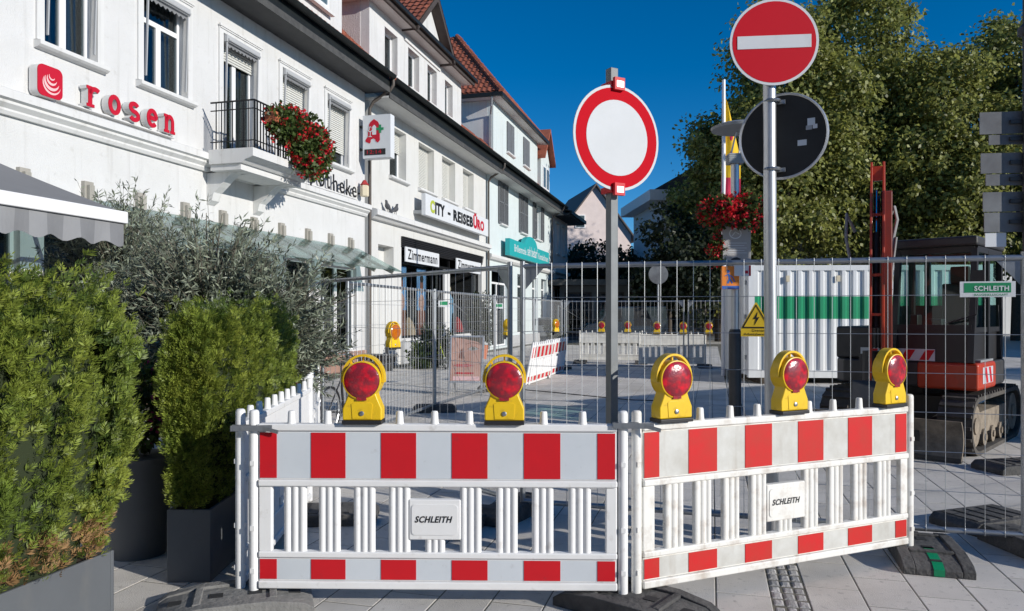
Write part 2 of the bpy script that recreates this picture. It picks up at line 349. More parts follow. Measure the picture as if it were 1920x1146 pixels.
# ------------------------------------------------------------------ ground
me = MB().poly([(-250, -60, -.006), (250, -60, -.006), (250, 600, -.006), (-250, 600, -.006)])
ground = me.build('ground', 'ground_far', kind='structure')
jo = MB().poly([tuple(W(u, y, -.003)) for u, y in ((1.5, .02), (42, .02), (42, -22), (1.5, -22))])
pav = jo.build('pavement', 'joint', kind='structure')
SW, SLn, GAP = .303, .47, .008
def slab_verts(u0, u1, v0, v1, z=0.0):
    b = .004; z0 = -.004
    vs = []
    for (uu0, uu1, vv0, vv1, zz) in ((u0, u1, v0, v1, z0), (u0, u1, v0, v1, z - .002), (u0 + b, u1 - b, v0 + b, v1 - b, z)):
        for uu, vv in ((uu0, vv0), (uu1, vv0), (uu1, vv1), (uu0, vv1)): vs.append((uu * S_ + vv * C_, uu * C_ - vv * S_, zz))
    return vs
SF = [(8, 9, 10, 11)] + [(a + i, a + (i + 1) % 4, a + 4 + (i + 1) % 4, a + 4 + i) for a in (0, 4) for i in range(4)]
cells = []
for j in range(-31, 42):
    v0 = (.53 + j * SW) if j >= 0 else (.33 + (j) * SW)
    for i in range(4, 82):
        u0 = i * SLn + (j % 2) * SLn * .5; cells.append((u0 + GAP / 2, u0 + SLn - GAP / 2, v0 + GAP / 2, v0 + SW - GAP / 2))
def seen(c):
    u, v = (c[0] + c[1]) / 2, (c[2] + c[3]) / 2; x, y = u * S_ + v * C_, u * C_ - v * S_
    return y if y > 3.6 and abs(x) < .70 * y + .2 else 1e9
cells.sort(key=seen); sn = 0; rest = MB()
for k, c in enumerate(cells):
    z = random.uniform(-.0012, .0012)
    if k < 300:
        b = MB(); cu, cv = (c[0] + c[1]) / 2, (c[2] + c[3]) / 2
        b.add(slab_verts(*c, z), SF); o = b.build('slab', 'slab'); o.parent = pav
    elif -24 < c[2] < 13: rest.add(slab_verts(*c, z), SF)
o = rest.build('slab_field', 'slab', kind='stuff'); o.parent = pav
nc = 0; far = MB()
for i in range(0, 150):
    for r in range(3):
        u0 = 3.4 + i * .105 + random.uniform(-.004, .004); v0 = .334 + r * .066 + random.uniform(-.003, .003)
        a = .085 + random.uniform(0, .012); w = .055 + random.uniform(0, .007); z = random.uniform(0, .005)
        vs = []
        for q, zz in ((0, -.004), (0, z - .008), (.014, z + .001)):
            for uu, vv in ((u0 + q, v0 + q), (u0 + a - q, v0 + q), (u0 + a - q, v0 + w - q), (u0 + q, v0 + w - q)): vs.append((uu * S_ + vv * C_, uu * C_ - vv * S_, zz))
        if nc < 120: o = MB().add(vs, SF).build('cobble', 'cobble'); o.parent = pav; nc += 1
        else: far.add(vs, SF)
o = far.build('cobble_gutter', 'cobble', kind='stuff'); o.parent = pav

# ------------------------------------------------------------------ house building blocks (street coordinates: x along, y into the house, z up)
def wall(u0, u1, z0, z1, holes, y0=0.0, y1=.3):
    xs = sorted({u0, u1, *[h[0] for h in holes], *[h[1] for h in holes]}); zs = sorted({z0, z1, *[h[2] for h in holes], *[h[3] for h in holes]})
    full = lambda i, k: 0 <= i < len(xs) - 1 and 0 <= k < len(zs) - 1 and not any(h[0] - 1e-6 <= xs[i] and xs[i + 1] <= h[1] + 1e-6 and h[2] - 1e-6 <= zs[k] and zs[k + 1] <= h[3] + 1e-6 for h in holes)
    b = MB()
    for i in range(len(xs) - 1):
        for k in range(len(zs) - 1):
            if not full(i, k): continue
            a, c, d, e = xs[i], xs[i + 1], zs[k], zs[k + 1]
            b.poly([(a, y0, d), (c, y0, d), (c, y0, e), (a, y0, e)]); b.poly([(a, y1, d), (a, y1, e), (c, y1, e), (c, y1, d)])
            if not full(i - 1, k): b.poly([(a, y0, d), (a, y0, e), (a, y1, e), (a, y1, d)])
            if not full(i + 1, k): b.poly([(c, y0, d), (c, y1, d), (c, y1, e), (c, y0, e)])
            if not full(i, k - 1): b.poly([(a, y0, d), (a, y1, d), (c, y1, d), (c, y0, d)])
            if not full(i, k + 1): b.poly([(a, y0, e), (c, y0, e), (c, y1, e), (a, y1, e)])
    return b
def window(root, u0, u1, z0, z1, y=0.0, depth=.16, trim=.0, sill=True, mull=1, transom=0.0, blind=0.0, curtain=True, shade=False, fw=.07, name='window', ytrim=.035):
    yf = y + depth; b = MB()
    b.box(u0, u0 + fw, yf, yf + .06, z0, z1); b.box(u1 - fw, u1, yf, yf + .06, z0, z1)
    b.box(u0 + fw, u1 - fw, yf, yf + .06, z0, z0 + fw); b.box(u0 + fw, u1 - fw, yf, yf + .06, z1 - fw, z1)
    cells = []; w = (u1 - u0 - 2 * fw) / (mull + 1); zt = z1 - fw
    if transom: b.box(u0 + fw, u1 - fw, yf - .004, yf + .06, z1 - fw - transom - .09, z1 - fw - transom); zt = z1 - fw - transom - .09; cells.append((u0 + fw, u1 - fw, z1 - fw - transom, z1 - fw))
    for i in range(mull): b.box(u0 + fw + w * (i + 1) - .06, u0 + fw + w * (i + 1) + .06, yf - .006, yf + .058, z0 + fw, zt)
    for i in range(mull + 1): cells.append((u0 + fw + w * i + (.06 if i else 0), u0 + fw + w * (i + 1) - (.06 if i < mull else 0), z0 + fw, zt))
    win = b.build(name, 'frame', root)
    for c in cells: MB().box(c[0], c[1], yf + .025, yf + .033, c[2], c[3]).build('pane', 'glass', win)
    MB().add([(u0, yf + .07, z0), (u1, yf + .07, z0), (u1, yf + .07, z1), (u0, yf + .07, z1), (u0, yf + .7, z0), (u1, yf + .7, z0), (u1, yf + .7, z1), (u0, yf + .7, z1)],
             [(4, 5, 6, 7), (0, 4, 7, 3), (1, 2, 6, 5), (0, 1, 5, 4), (3, 7, 6, 2)]).build('room', 'interior', win)
    if curtain:
        n = 24; b = MB(); uu = [u0 + (u1 - u0) * (.45 + .55 * i / n) for i in range(n + 1)]; yy = [yf + .22 + .03 * math.sin(i * 1.9) for i in range(n + 1)]
        for i in range(n): b.poly([(uu[i], yy[i], z0 + .05), (uu[i + 1], yy[i + 1], z0 + .05), (uu[i + 1], yy[i + 1], z1), (uu[i], yy[i], z1)])
        b.build('curtain', 'curtain', win, smooth=True)
    if blind:
        b = MB(); n = int((z1 - z0) * blind / .055)
        for i in range(n): zz = z1 - (i + 1) * .055; b.prism_x([(yf - .035, zz), (yf - .022, zz + .002), (yf - .022, zz + .05), (yf - .03, zz + .046), (yf - .045, zz + .012)], u0 + .01, u1 - .01)
        b.build('roller_blind', 'blind', win)
    if trim:
        t = trim; p = y - ytrim; b = MB()
        b.box(u0 - t, u0, p, y - .001, z0, z1 + t); b.box(u1, u1 + t, p, y - .001, z0, z1 + t); b.box(u0, u1, p, y - .001, z1, z1 + t)
        b.box(u0 - t + .015, u1 + t - .015, p - .02, p - .001, z1 + t * .55, z1 + t * .75); b.box(u0 - t - .02, u1 + t + .02, p - .035, p - .001, z1 + t * .8, z1 + t + .02)
        b.build('surround', 'trim', win)
    if sill:
        e = max(trim, .06) + .03; MB().prism_x([(y + depth, z0 + .0), (y - .13, z0 - .03), (y - .13, z0 - .09), (y - .09, z0 - .12), (y - .002, z0 - .14), (y - .002, z0 - .012), (y + depth, z0 - .012)], u0 - e, u1 + e).build('sill', 'trim', win)
    if shade:
        b = MB(); b.box(u0 + .02, u1 - .02, y - .10, y + .05, z1 - .17, z1 - .03)
        b.tube([(u0 + .05, y - .115, z1 - .13), (u1 - .05, y - .115, z1 - .13)], .028, 8)
        b.build('awning_box', 'blind_box', win); b = MB()
        for uu in (u0 + .06, u1 - .06): b.bar((uu, y - .07, z1 - .17), (uu, y - .02, z0 + .12), .035, .025)
        b.build('awning_arm', 'blind_box', win)
        b = MB(); n = 9; L = u1 - u0 - .1
        pts = [(u0 + .05 + L * i / (n * 4), z1 - .17 - .07 - .025 * math.cos(i * math.pi / 2)) for i in range(n * 4 + 1)]
        for a, c in zip(pts[:-1], pts[1:]): b.poly([(a[0], y - .05, z1 - .172), (c[0], y - .05, z1 - .172), (c[0], y - .05, c[1]), (a[0], y - .05, a[1])])
        b.build('valance', 'awning', win)
    return win
def eave(root, u0, u1, zs, ov=.7, soff='soffit', zg=.45):
    MB().box(u0, u1, -ov - .03, -ov - .002, zs + .141, zs + zg).build('gutter_board', 'gutter', root)
    MB().box(u0, u1, -ov, .3, zs, zs + .05).build('soffit', soff, root)
    MB().box(u0, u1, -ov - .04, -ov - .001, zs - .02, zs + .14).build('fascia', 'fascia', root)
    b = MB(); n = 8; gq = .105; pr = [(-ov - .045 - gq + gq * math.cos(math.pi + math.pi * i / n), zs + zg + gq * math.sin(math.pi + math.pi * i / n)) for i in range(n + 1)]
    pr2 = [(y - (-.0), z + .0) for y, z in pr]; inner = [(-ov - .15 + (y + ov + .15) * .86, zs + zg + (z - zs - zg) * .86) for y, z in pr]
    b.prism_x(pr + inner[::-1], u0, u1)
    b.build('gutter', 'gutter', root, smooth=True)
def tiles(root, u0, u1, y0, z0, y1, z1, matn='tile', name='roof_tile', tw=.23, th=.34, clip=None):
    """rows of curved tiles lying on the slope from (y0,z0) up to (y1,z1); one joined part"""
    d = Vector((0, y1 - y0, z1 - z0)); L = d.length; d.normalize(); nn = Vector((0, -d.z, d.y)); b = MB()
    rows = int(L / th) + 1
    for r in range(rows):
        s0 = r * th
        a = u0 + (r % 2) * tw * .0
        while a < u1:
            lo, hi = (u0, u1) if clip is None else clip(s0 / L)
            if a + tw > lo + .02 and a < hi - .02:
                x0, x1 = max(a, lo), min(a + tw, hi)
                p = lambda x, s, h: (x, y0 + d.y * s + nn.y * h, z0 + d.z * s + nn.z * h)
                xm = (x0 + x1) / 2; s1 = min(s0 + th + .05, L + .02)
                b.add([p(x0, s0, .035), p(xm, s0, .075), p(x1, s0, .035), p(x0, s1, .01), p(xm, s1, .045), p(x1, s1, .01), p(x0, s0, .0), p(x1, s0, .0)],
                      [(0, 1, 4, 3), (1, 2, 5, 4), (6, 7, 2, 1, 0)])
            a += tw
    b.poly([(u0 if clip is None else clip(0)[0], y0, z0 - .01), (u1 if clip is None else clip(0)[1], y0, z0 - .01), (u1 if clip is None else clip(1)[1], y1, z1 - .01), (u0 if clip is None else clip(1)[0], y1, z1 - .01)])
    o = b.build(name, matn, root, kind='stuff'); return o
def onwall(b, u, y, z): return b.xf(Matrix.Translation((u, y, z)))
def downpipe(root, u, ztop, zbot, y=-.09, ov=.83, r=.05):
    MB().tube([(u, -ov, ztop), (u, -ov, ztop - .22), (u, -ov + .1, ztop - .36), (u, y - .12, ztop - .66), (u, y, ztop - .85), (u, y, zbot)], r, 10).build('downpipe', 'pipe', root, smooth=True)

# ------------------------------------------------------------------ house 1: the pharmacy house
h1 = house('corner_house', 'long white rendered house with balcony, stone string course and dark eaves over the glass canopy', 'house', 4.0)
E1 = 19.72
wins1 = [(8.98, 9.98, 5.68, 7.42), (11.0, 12.15, 5.70, 7.42), (13.22, 14.42, 4.80, 7.36), (15.40, 16.55, 5.66, 7.36), (17.5, 18.7, 5.62, 7.36), (6.6, 7.75, 5.68, 7.42)]
shop1 = [(5.2, 8.6, .55, 2.95), (9.0, 11.9, .55, 2.95), (12.3, 15.2, .55, 2.95), (15.6, 16.9, .02, 2.95), (17.2, 19.2, .62, 2.9)]
wall(4.0, E1, 0, 8.02, wins1 + shop1).build('wall', 'plaster', h1)
for i, w in enumerate(wins1):
    if i == 2: window(h1, *w, trim=.13, sill=False, mull=1, shade=True, blind=.2, transom=0, name='balcony_door')
    else: window(h1, *w, trim=.13, mull=1, transom=.42 if i in (1, 5) else 0, shade=True, blind=.8 if i in (3, 4) else 0)
for i, w in enumerate(shop1):
    window(h1, *w, depth=.12, sill=False, curtain=False, mull=1 if i != 3 else 0, name='shop_window' if i != 3 else 'shop_door', fw=.06)
MB().prism_x([(-.002, 4.42), (-.06, 4.42), (-.09, 4.47), (-.09, 4.50), (-.16, 4.56), (-.16, 4.60), (-.22, 4.62), (-.22, 4.74), (-.17, 4.765), (-.002, 4.80)], 4.0, E1 + .02).build('string_course', 'trim', h1)
MB().box(4.0, 15.55, -.06, -.002, 0, .5).build('plinth', 'sandstone', h1); MB().box(16.95, E1, -.06, -.002, 0, .58).build('plinth', 'sandstone', h1)
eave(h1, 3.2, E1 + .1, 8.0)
tiles(h1, 3.2, 21.0, -.62, 8.44, 2.2, 11.2, clip=lambda t: (13.5, 21.0))
downpipe(h1, E1 + .14, 8.42, .05)
# dormer
MB().add([(15.0, .35, 8.9), (19.0, .35, 8.9), (19.0, .35, 12), (15.0, .35, 12), (15.0, 3.5, 8.9), (19.0, 3.5, 8.9), (19.0, 3.5, 12), (15, 3.5, 12)],
         [(0, 1, 2, 3), (1, 5, 6, 2), (0, 3, 7, 4), (3, 2, 6, 7), (4, 7, 6, 5)]).build('dormer', 'plaster', h1)
dw = MB().box(15.6, 18.2, .30, .345, 9.75, 11.4).build('dormer_window', 'frame', h1); MB().box(15.75, 16.85, .27, .297, 9.9, 11.3).build('pane', 'glass', dw); MB().box(16.98, 18.05, .27, .297, 9.9, 11.3).build('pane', 'glass', dw)
MB().box(15.5, 18.3, .18, .298, 9.66, 9.745).build('sill', 'trim', dw)
# glass canopy over the shop fronts
cn = house('glass_canopy', 'sloping glass canopy on steel brackets along the white pharmacy house', 'canopy', 4.0)
bu = [8.62, 9.77, 10.91, 12.06, 13.19, 14.27, 15.34, 16.52, 17.65, 18.77]
for u in bu:
    b = MB(); b.box(u - .09, u + .09, -.07, -.004, 3.32, 3.72); b.box(u - .05, u + .05, -.13, -.072, 3.42, 3.66)
    b.bar((u, -.06, 3.36), (u, -1.30, 2.74), .05, .09); b.build('bracket', 'bracket_paint', cn)
b = MB(); b.bar((7.6, -1.18, 2.84), (19.1, -1.18, 2.84), .05, .05); b.bar((7.6, -.2, 3.33), (19.1, -.2, 3.33), .05, .05); b.build('purlin', 'zinc', cn)
ed = [7.6] + [(a + b_) / 2 for a, b_ in zip(bu[:-1], bu[1:])] + [19.25]
for a, c in zip(ed[:-1], ed[1:]):
    b = MB(); b.add([(x, y, z) for y, z in ((-.05, 3.455), (-1.38, 2.79), (-1.38, 2.775), (-.05, 3.44)) for x in (a + .012, c - .012)], [(0, 1, 3, 2), (4, 5, 7, 6), (2, 3, 5, 4), (0, 2, 4, 6), (1, 7, 5, 3), (0, 6, 7, 1)])
    b.build('glass_pane', 'canopy_glass', cn)
# balcony
bl = house('balcony', 'stone balcony slab on scrolled consoles with black iron railing full of geraniums', 'balcony', 14.0)
B0, B1, BP = 12.5, 14.78, -1.2
MB().prism_x([(-.225, 4.52), (-.95, 4.52), (-1.02, 4.58), (-1.10, 4.60), (-1.2, 4.64), (-1.2, 4.80), (-.225, 4.80)], B0, B1).build('slab', 'trim', bl)
MB().box(B0 + .05, B1 - .05, -.9, -.225, 4.40, 4.518).build('moulding', 'trim', bl)
for u in (12.85, 14.4):
    pts = [(-.004, 3.78)] + [(-.12 - .72 * (t ** 1.2), 3.86 + .54 * (t ** .45) - .06 * math.sin(t * 6.3)) for t in [i / 10 for i in range(11)]] + [(-.84, 4.398), (-.004, 4.398)]
    MB().prism_x(pts, u - .12, u + .12).build('console', 'trim', bl)
b = MB()
for z, r in ((5.72, .018), (5.56, .012), (4.95, .012)): b.tube([(B0 + .05, -.23, z), (B0 + .05, BP, z), (B1 - .05, BP, z), (B1 - .05, -.23, z)], r, 6)
b.build('handrail', 'iron', bl); b = MB()
nb = 22
for i in range(nb + 1):
    u = B0 + .05 + (B1 - B0 - .1) * i / nb; b.tube([(u, BP, 4.80), (u, BP, 5.72)], .014 if i % 11 else .02, 5)
for i in range(1, 8):
    y = BP + (-.23 - BP) * i / 8
    for u in (B0 + .05, B1 - .05): b.tube([(u, y, 4.80), (u, y, 5.72)], .012, 5)
b.build('railing_bar', 'iron', bl)
MB().box(12.85, 14.7, BP - .27, BP - .03, 5.36, 5.56).build('flower_box', 'terracotta', bl)
def blooms(root, c, r, nl, nf, leaf='leaf_green', bl_='blossom', ls=.06, fs=.075, shell=.6, kx=14):
    P = RNG.normal(size=(nl, 3)); P = nrm(P) * (RNG.uniform(shell, 1.0, (nl, 1)) ** .6) * (1 + .18 * np.sin(P[:, :1] * 5))
    leaves('foliage', P * r + c, P + RNG.normal(size=(nl, 3)) * .7, RNG.uniform(.7, 1.3, nl) * ls, RNG.uniform(.6, 1.0, nl) * ls, leaf, root)
    Q = nrm(RNG.normal(size=(nf, 3))) * RNG.uniform(.86, 1.1, (nf, 1)); Q = Q * r + c
    Q = np.repeat(Q, kx, 0) + RNG.normal(size=(nf * kx, 3)) * fs * .45
    leaves('blossom', Q, RNG.normal(size=(len(Q), 3)), fs * .8, fs * .7, bl_, root)
fl = house('geranium_box', 'red geraniums spilling over the black balcony railing', 'flowers', 13.9)
for _o, _r, _n, _f in (((-.55, -.18, 5.42), (.50, .30, .36), 1500, 22), ((.05, -.22, 5.30), (.58, .36, .48), 2100, 40), ((.62, -.15, 5.15), (.50, .34, .50), 1900, 40), ((.35, -.1, 4.85), (.5, .25, .3), 700, 16), ((.98, -.02, 5.05), (.28, .25, .42), 600, 16)):
    blooms(fl, np.array([_o[0], BP + _o[1], _o[2]]), np.array(_r), _n, _f, ls=.085, fs=.085, shell=.3)
U0.pop(fl.name, None)
# "rosen" lettering
ro = house('shop_lettering', 'red three-dimensional shop lettering reading rosen with rounded square emblem', 'lettering', 9.0)
LY = -.16
def rsq(cx, cz, w, h, r, n=5):
    p = []
    for sx, sz, a0 in ((1, -1, -90), (1, 1, 0), (-1, 1, 90), (-1, -1, 180)):
        for i in range(n + 1): a = math.radians(a0 + 90 * i / n); p.append((cx + sx * (w / 2 - r) + r * math.cos(a), cz + sz * (h / 2 - r) + r * math.sin(a)))
    return p
eb = MB().prism(rsq(8.93, 5.045, .43, .46, .09), LY - .02, -.03).build('emblem', 'trim', ro)
MB().prism(rsq(8.93, 5.045, .43, .46, .09), LY - .035, LY - .021).build('emblem_face', 'print_red', eb)
for k, (rr, w) in enumerate(((.05, .022), (.085, .035), (.125, .045), (.155, .03))):
    n = 14; b = MB(); a0, a1 = math.radians(150), math.radians(345)
    cx, cz = 8.955, 5.135 - .035 * k
    vs = []; pts = []
    for i in range(n + 1):
        a = a0 + (a1 - a0) * i / n; t = math.sin(math.pi * i / n) * w / 2 + .001
        pts.append(((cx + (rr - t) * math.cos(a), cz + (rr - t) * math.sin(a)), (cx + (rr + t) * math.cos(a), cz + (rr + t) * math.sin(a))))
    for p, q in zip(pts[:-1], pts[1:]): b.poly([(p[0][0], LY - .038, p[0][1]), (p[1][0], LY - .038, p[1][1]), (q[1][0], LY - .038, q[1][1]), (q[0][0], LY - .038, q[0][1])])
    b.build('emblem_curve', 'pale_pink', eb)
def arc(cx, cz, rx, rz, a0, a1, n=18): return [(cx + rx * math.cos(math.radians(a0 + (a1 - a0) * i / n)), cz + rz * math.sin(math.radians(a0 + (a1 - a0) * i / n))) for i in range(n + 1)]
lw = .075; xh = .33; zb = 4.885
def letter(ch, x):
    st = []
    if ch == 'r': st = [[(x + .07, zb), (x + .07, zb + xh)], [(x, zb + .025), (x + .15, zb + .025)], [(x, zb + xh - .025), (x + .08, zb + xh - .025)], [(x + .07, zb + xh - .12)] + arc(x + .17, zb + xh - .10, .09, .07, 160, 40, 8)]
    if ch == 'o': st = ['o']
    if ch == 's': st = [arc(x + .125, zb + .235, .085, .065, 25, 262, 12) + arc(x + .125, zb + .098, .09, .068, 82, -155, 12)]
    if ch == 'e': st = [[(x + .05, zb + xh / 2)] + [(x + .215, zb + xh / 2)] + arc(x + .13, zb + xh / 2, .095, .13, 12, 318, 20)]
    if ch == 'n': st = [[(x + .06, zb), (x + .06, zb + xh)], [(x, zb + .025), (x + .13, zb + .025)], [(x, zb + xh - .025), (x + .07, zb + xh - .025)], [(x + .06, zb + xh - .12)] + arc(x + .145, zb + .2, .075, .10, 150, 0, 8) + [(x + .22, zb)], [(x + .16, zb + .025), (x + .28, zb + .025)]]
    lt = None
    for k, (mm, ya, yb) in enumerate((('trim', LY, -.03), ('print_red', LY - .014, LY - .001))):
        b = MB()
        for s in st:
            if s == 'o': b.ribbon(arc(x + .13, zb + xh / 2, .095, .13, 0, 340, 17), lw, ya, yb, closed=True)
            else:
                thin = len(s) == 2 and abs(s[0][1] - s[1][1]) < .01
                b.ribbon(s, .05 if thin else lw, ya - (.001 if thin else 0), yb)
        o = b.build('letter_return' if k == 0 else 'letter_face', mm, ro if k == 0 else lt); lt = lt or o
for ch, x in zip('rosen', (9.62, 10.06, 10.50, 10.92, 11.34)): letter(ch, x)
MB().box(9.2, 11.7, -.10, -.012, 4.845, 4.87).build('rail', 'trim', ro)
# "Apotheke"
ap = house('pharmacy_lettering', 'dark raised pharmacy lettering reading Apotheke above the string course', 'lettering', 16.0)
for ch, x, w, h, dz in (('A', 15.95, .36, .43, 0), ('p', 16.53, .28, .42, -.11), ('o', 16.94, .29, .32, 0), ('t', 17.34, .18, .40, 0), ('h', 17.68, .24, .43, 0), ('e', 18.04, .25, .30, 0), ('k', 18.42, .26, .43, 0), ('e', 18.76, .26, .30, 0)):
    onwall(text_mesh(ch, w, h, bold=.004, extrude=.012), x, -.085, 4.85 + dz).build('letter', 'print_black', ap)
MB().box(15.9, 19.1, -.085, -.05, 4.812, 4.842).build('rail', 'trim', ap)
b = MB()
for x in (16.0, 16.9, 17.6, 18.3, 19.0): b.box(x, x + .03, -.05, -.002, 4.815, 4.84)
b.build('rail_bracket', 'trim', ap)
# projecting light box with the pharmacy A
lb = house('pharmacy_light_box', 'white projecting light box with red gothic A and green cross above the downpipe', 'sign', 19.3)
MB().box(19.3, 19.56, -1.0, -.14, 6.0, 7.22).build('box', 'sign_white', lb, bevel=.012)
def face(b): return b.xf(Matrix.Translation((19.298, -.14, 6.0)) @ Matrix.Rotation(math.radians(-90), 4, 'Z'))
face(MB().prism([(.09, .52), (.10, .47), (.22, .42), (.25, .46), (.25, .52), (.33, .56), (.40, .52), (.40, .48), (.47, .43), (.53, .50), (.52, .92), (.47, 1.02), (.35, 1.10), (.24, 1.02), (.20, .95), (.20, .80), (.17, .76), (.17, .62)], -.006, 0)).build('letter_a', 'print_red', lb)
face(MB().prism([(.30, .66), (.42, .66), (.42, .88), (.36, .94), (.30, .88)], -.009, -.0065)).build('letter_counter', 'sign_white', lb)
face(MB().ribbon(arc(.24, .80, .06, .05, 180, 360, 8), .022, -.012, -.0095).ribbon([(.24, .75), (.24, .62)], .02, -.0125, -.0095).ribbon([(.19, .61), (.29, .61)], .02, -.013, -.0095).ribbon(arc(.24, .84, .03, .05, 0, 230, 8), .014, -.0135, -.0095)).build('chalice', 'sign_white', lb)
face(MB().prism([(.50, .70), (.57, .70), (.57, .78), (.645, .78), (.645, .85), (.57, .85), (.57, .93), (.50, .93), (.50, .85), (.425, .85), (.425, .78), (.50, .78)], -.012, -.0065)).build('cross', 'print_green', lb)
d = face(MB().box(.06, .70, -.006, 0, .09, .26)).build('display', 'print_black', lb)
face(text_mesh('12:14', .44, .11, bold=.0).xf(Matrix.Translation((.14, -.0065, .12)))).build('digits', 'print_red', d)
b = MB(); b.box(19.40, 19.46, -.14, -.004, 6.25, 6.32); b.box(19.40, 19.46, -.14, -.004, 6.9, 6.97); b.build('bracket', 'iron', lb)
# small lantern on the wall
ln = house('wall_lantern', 'small cream wall lantern with red cap beside the pharmacy lettering', 'lantern', 19.3)
b = MB(); b.lathe([(.10, 4.93), (.12, 4.95), (.12, 5.22), (.10, 5.25)], 6, Matrix.Translation((19.3, -.2, 0))); b.build('body', 'cream', ln)
b = MB(); b.lathe([(.13, 5.255), (.08, 5.32), (.05, 5.38), (.02, 5.40)], 6, Matrix.Translation((19.3, -.2, 0))); b.build('cap', 'cloth_red', ln)
MB().box(19.28, 19.32, -.12, -.002, 5.0, 5.04).build('arm', 'iron', ln)

# ------------------------------------------------------------------ house 2: travel agency house
h2 = house('travel_agency_house', 'white house with long dormer storey, tall reveals and shop front below', 'house', 20.0)
A2, E2 = 19.98, 31.7
wins2 = [(21.45, 22.75, 5.95, 7.5), (23.83, 25.3, 5.95, 7.5), (26.14, 27.6, 5.95, 7.5), (28.55, 29.95, 5.95, 7.5)]
shop2 = [(22.35, 31.1, .82, 4.12)]
niche = [(20.62, 21.75, 3.05, 3.72)]
wall(A2, E2, 0, 7.9, wins2 + shop2 + niche, y1=.35).build('wall', 'plaster_old', h2)
MB().add([(20.62, .34, 3.05), (21.75, .34, 3.05), (21.75, .34, 3.72), (20.62, .34, 3.72)], [(0, 1, 2, 3)]).build('niche', 'plaster_old', h2)
for i, w in enumerate(wins2): window(h2, *w, depth=.28, mull=0, blind=(.45, 1, 1, 1)[i], curtain=False, fw=.09)
MB().prism_x([(-.002, 4.40), (-.12, 4.42), (-.20, 4.5), (-.28, 4.52), (-.28, 4.66), (-.22, 4.70), (-.002, 4.74)], A2, E2).build('cornice', 'trim', h2)
MB().box(22.3, E2, -.10, -.002, 0, .74).build('plinth', 'concrete', h2)
b = MB(); b.box(22.35, 31.1, -.16, .34, .745, .80); b.build('window_ledge', 'trim', h2)
# shop front
b = MB(); 
for u in (22.36, 25.55, 27.35, 31.03): b.box(u, u + .07, .16, .24, .82, 3.7)
b.box(22.36, 31.10, .155, .235, 3.32, 3.42); b.box(22.43, 25.55, .16, .24, .82, .90); b.box(27.42, 31.03, .16, .24, .82, .90)
sf = b.build('shop_front', 'iron', h2)
MB().box(22.44, 25.54, .19, .2, .91, 3.31).build('pane', 'shop_glass', sf); MB().box(27.43, 31.02, .19, .2, .91, 3.31).build('pane', 'shop_glass', sf)
MB().box(26.75, 27.33, .12, .20, .82, 3.31).build('door_panel', 'trim', sf); MB().box(25.65, 26.7, .30, .31, .84, 3.31).build('door_glass', 'glass', sf)
MB().add([(22.4, .36, .8), (31.1, .36, .8), (31.1, .36, 4.1), (22.4, .36, 4.1), (22.4, 2.6, .8), (31.1, 2.6, .8), (31.1, 2.6, 4.1), (22.4, 2.6, 4.1)], [(4, 5, 6, 7), (0, 4, 7, 3), (1, 2, 6, 5), (0, 1, 5, 4), (3, 7, 6, 2)]).build('shop_room', 'interior', h2)
b = MB()
for k in range(6): b.box(22.36 - .04, 31.15, -.02 - .012 * k, .10, 3.78 + .06 * k, 3.825 + .06 * k)
b.box(22.36, 31.1, .02, .16, 3.72, 4.11); b.build('shutter_box', 'black_plastic', h2)
eave(h2, E1 + .12, E2 + .15, 7.85, soff='soffit_white', zg=.55)
downpipe(h2, E2 + .12, 8.35, .05)
# long dormer storey with pediment
dx0, dx1, dy = 20.75, 29.35, .35; dz0, dz1 = 8.6, 11.15
dwin = [(21.85, 22.85, 9.4, 10.75), (23.75, 24.75, 9.4, 10.75), (25.55, 26.5, 9.4, 10.75), (27.4, 28.3, 9.4, 10.75)]
wall(dx0, dx1, dz0, dz1, dwin, y0=dy, y1=dy + .3).build('dormer_wall', 'plaster', h2)
MB().box(dx0 - .02, dx0 + .28, dy + .301, 5, dz0, dz1 - .01).build('dormer_cheek', 'rough_cast', h2)
MB().box(dx1 - .28, dx1 + .02, dy + .301, 5, dz0, dz1 - .01).build('dormer_cheek', 'plaster', h2)
for w in dwin: window(h2, *w, y=dy, depth=.22, mull=0, sill=True, curtain=True, fw=.08)
MB().box(23.4, 26.8, dy - .05, dy - .002, 10.86, 10.98).build('lintel_band', 'trim', h2)
b = MB(); b.box(dx0 - .25, dx1 + .25, dy - .42, 5, dz1, dz1 + .06); b.build('dormer_soffit', 'soffit_white', h2)
b = MB(); b.box(dx0 - .3, dx1 + .3, dy - .5, dy - .421, dz1 - .04, dz1 + .22); b.box(dx0 - .32, dx0 - .251, dy - .5, 5, dz1 - .04, dz1 + .2); b.build('dormer_fascia', 'timber', h2)
b = MB(); b.box(dx0 - .36, dx1 + .36, dy - .62, dy - .501, dz1 + .10, dz1 + .22); b.build('dormer_gutter', 'gutter', h2)
tiles(h2, dx0 - .3, dx1 + .3, dy - .5, dz1 + .22, 4.5, dz1 + 1.3)
pu, pw, pz = 25.05, 1.75, dz1 + .23
MB().prism([(pu - pw + .3, pz), (pu + pw - .3, pz), (pu, pz + 1.35)], dy - .25, dy + .1).build('pediment', 'plaster', h2)
b = MB()
for s in (-1, 1): b.add([(pu + s * (pw + .1), y, pz - .08) for y in (dy - .6, 4)] + [(pu, y, pz + 1.62) for y in (dy - .6, 4)] + [(pu + s * (pw + .1), y, pz - .3) for y in (dy - .6, 4)] + [(pu, y, pz + 1.38) for y in (dy - .6, 4)], [(0, 1, 3, 2), (4, 6, 7, 5), (0, 2, 6, 4), (1, 5, 7, 3), (0, 4, 5, 1)])
b.build('pediment_roof', 'timber', h2)
b = MB()
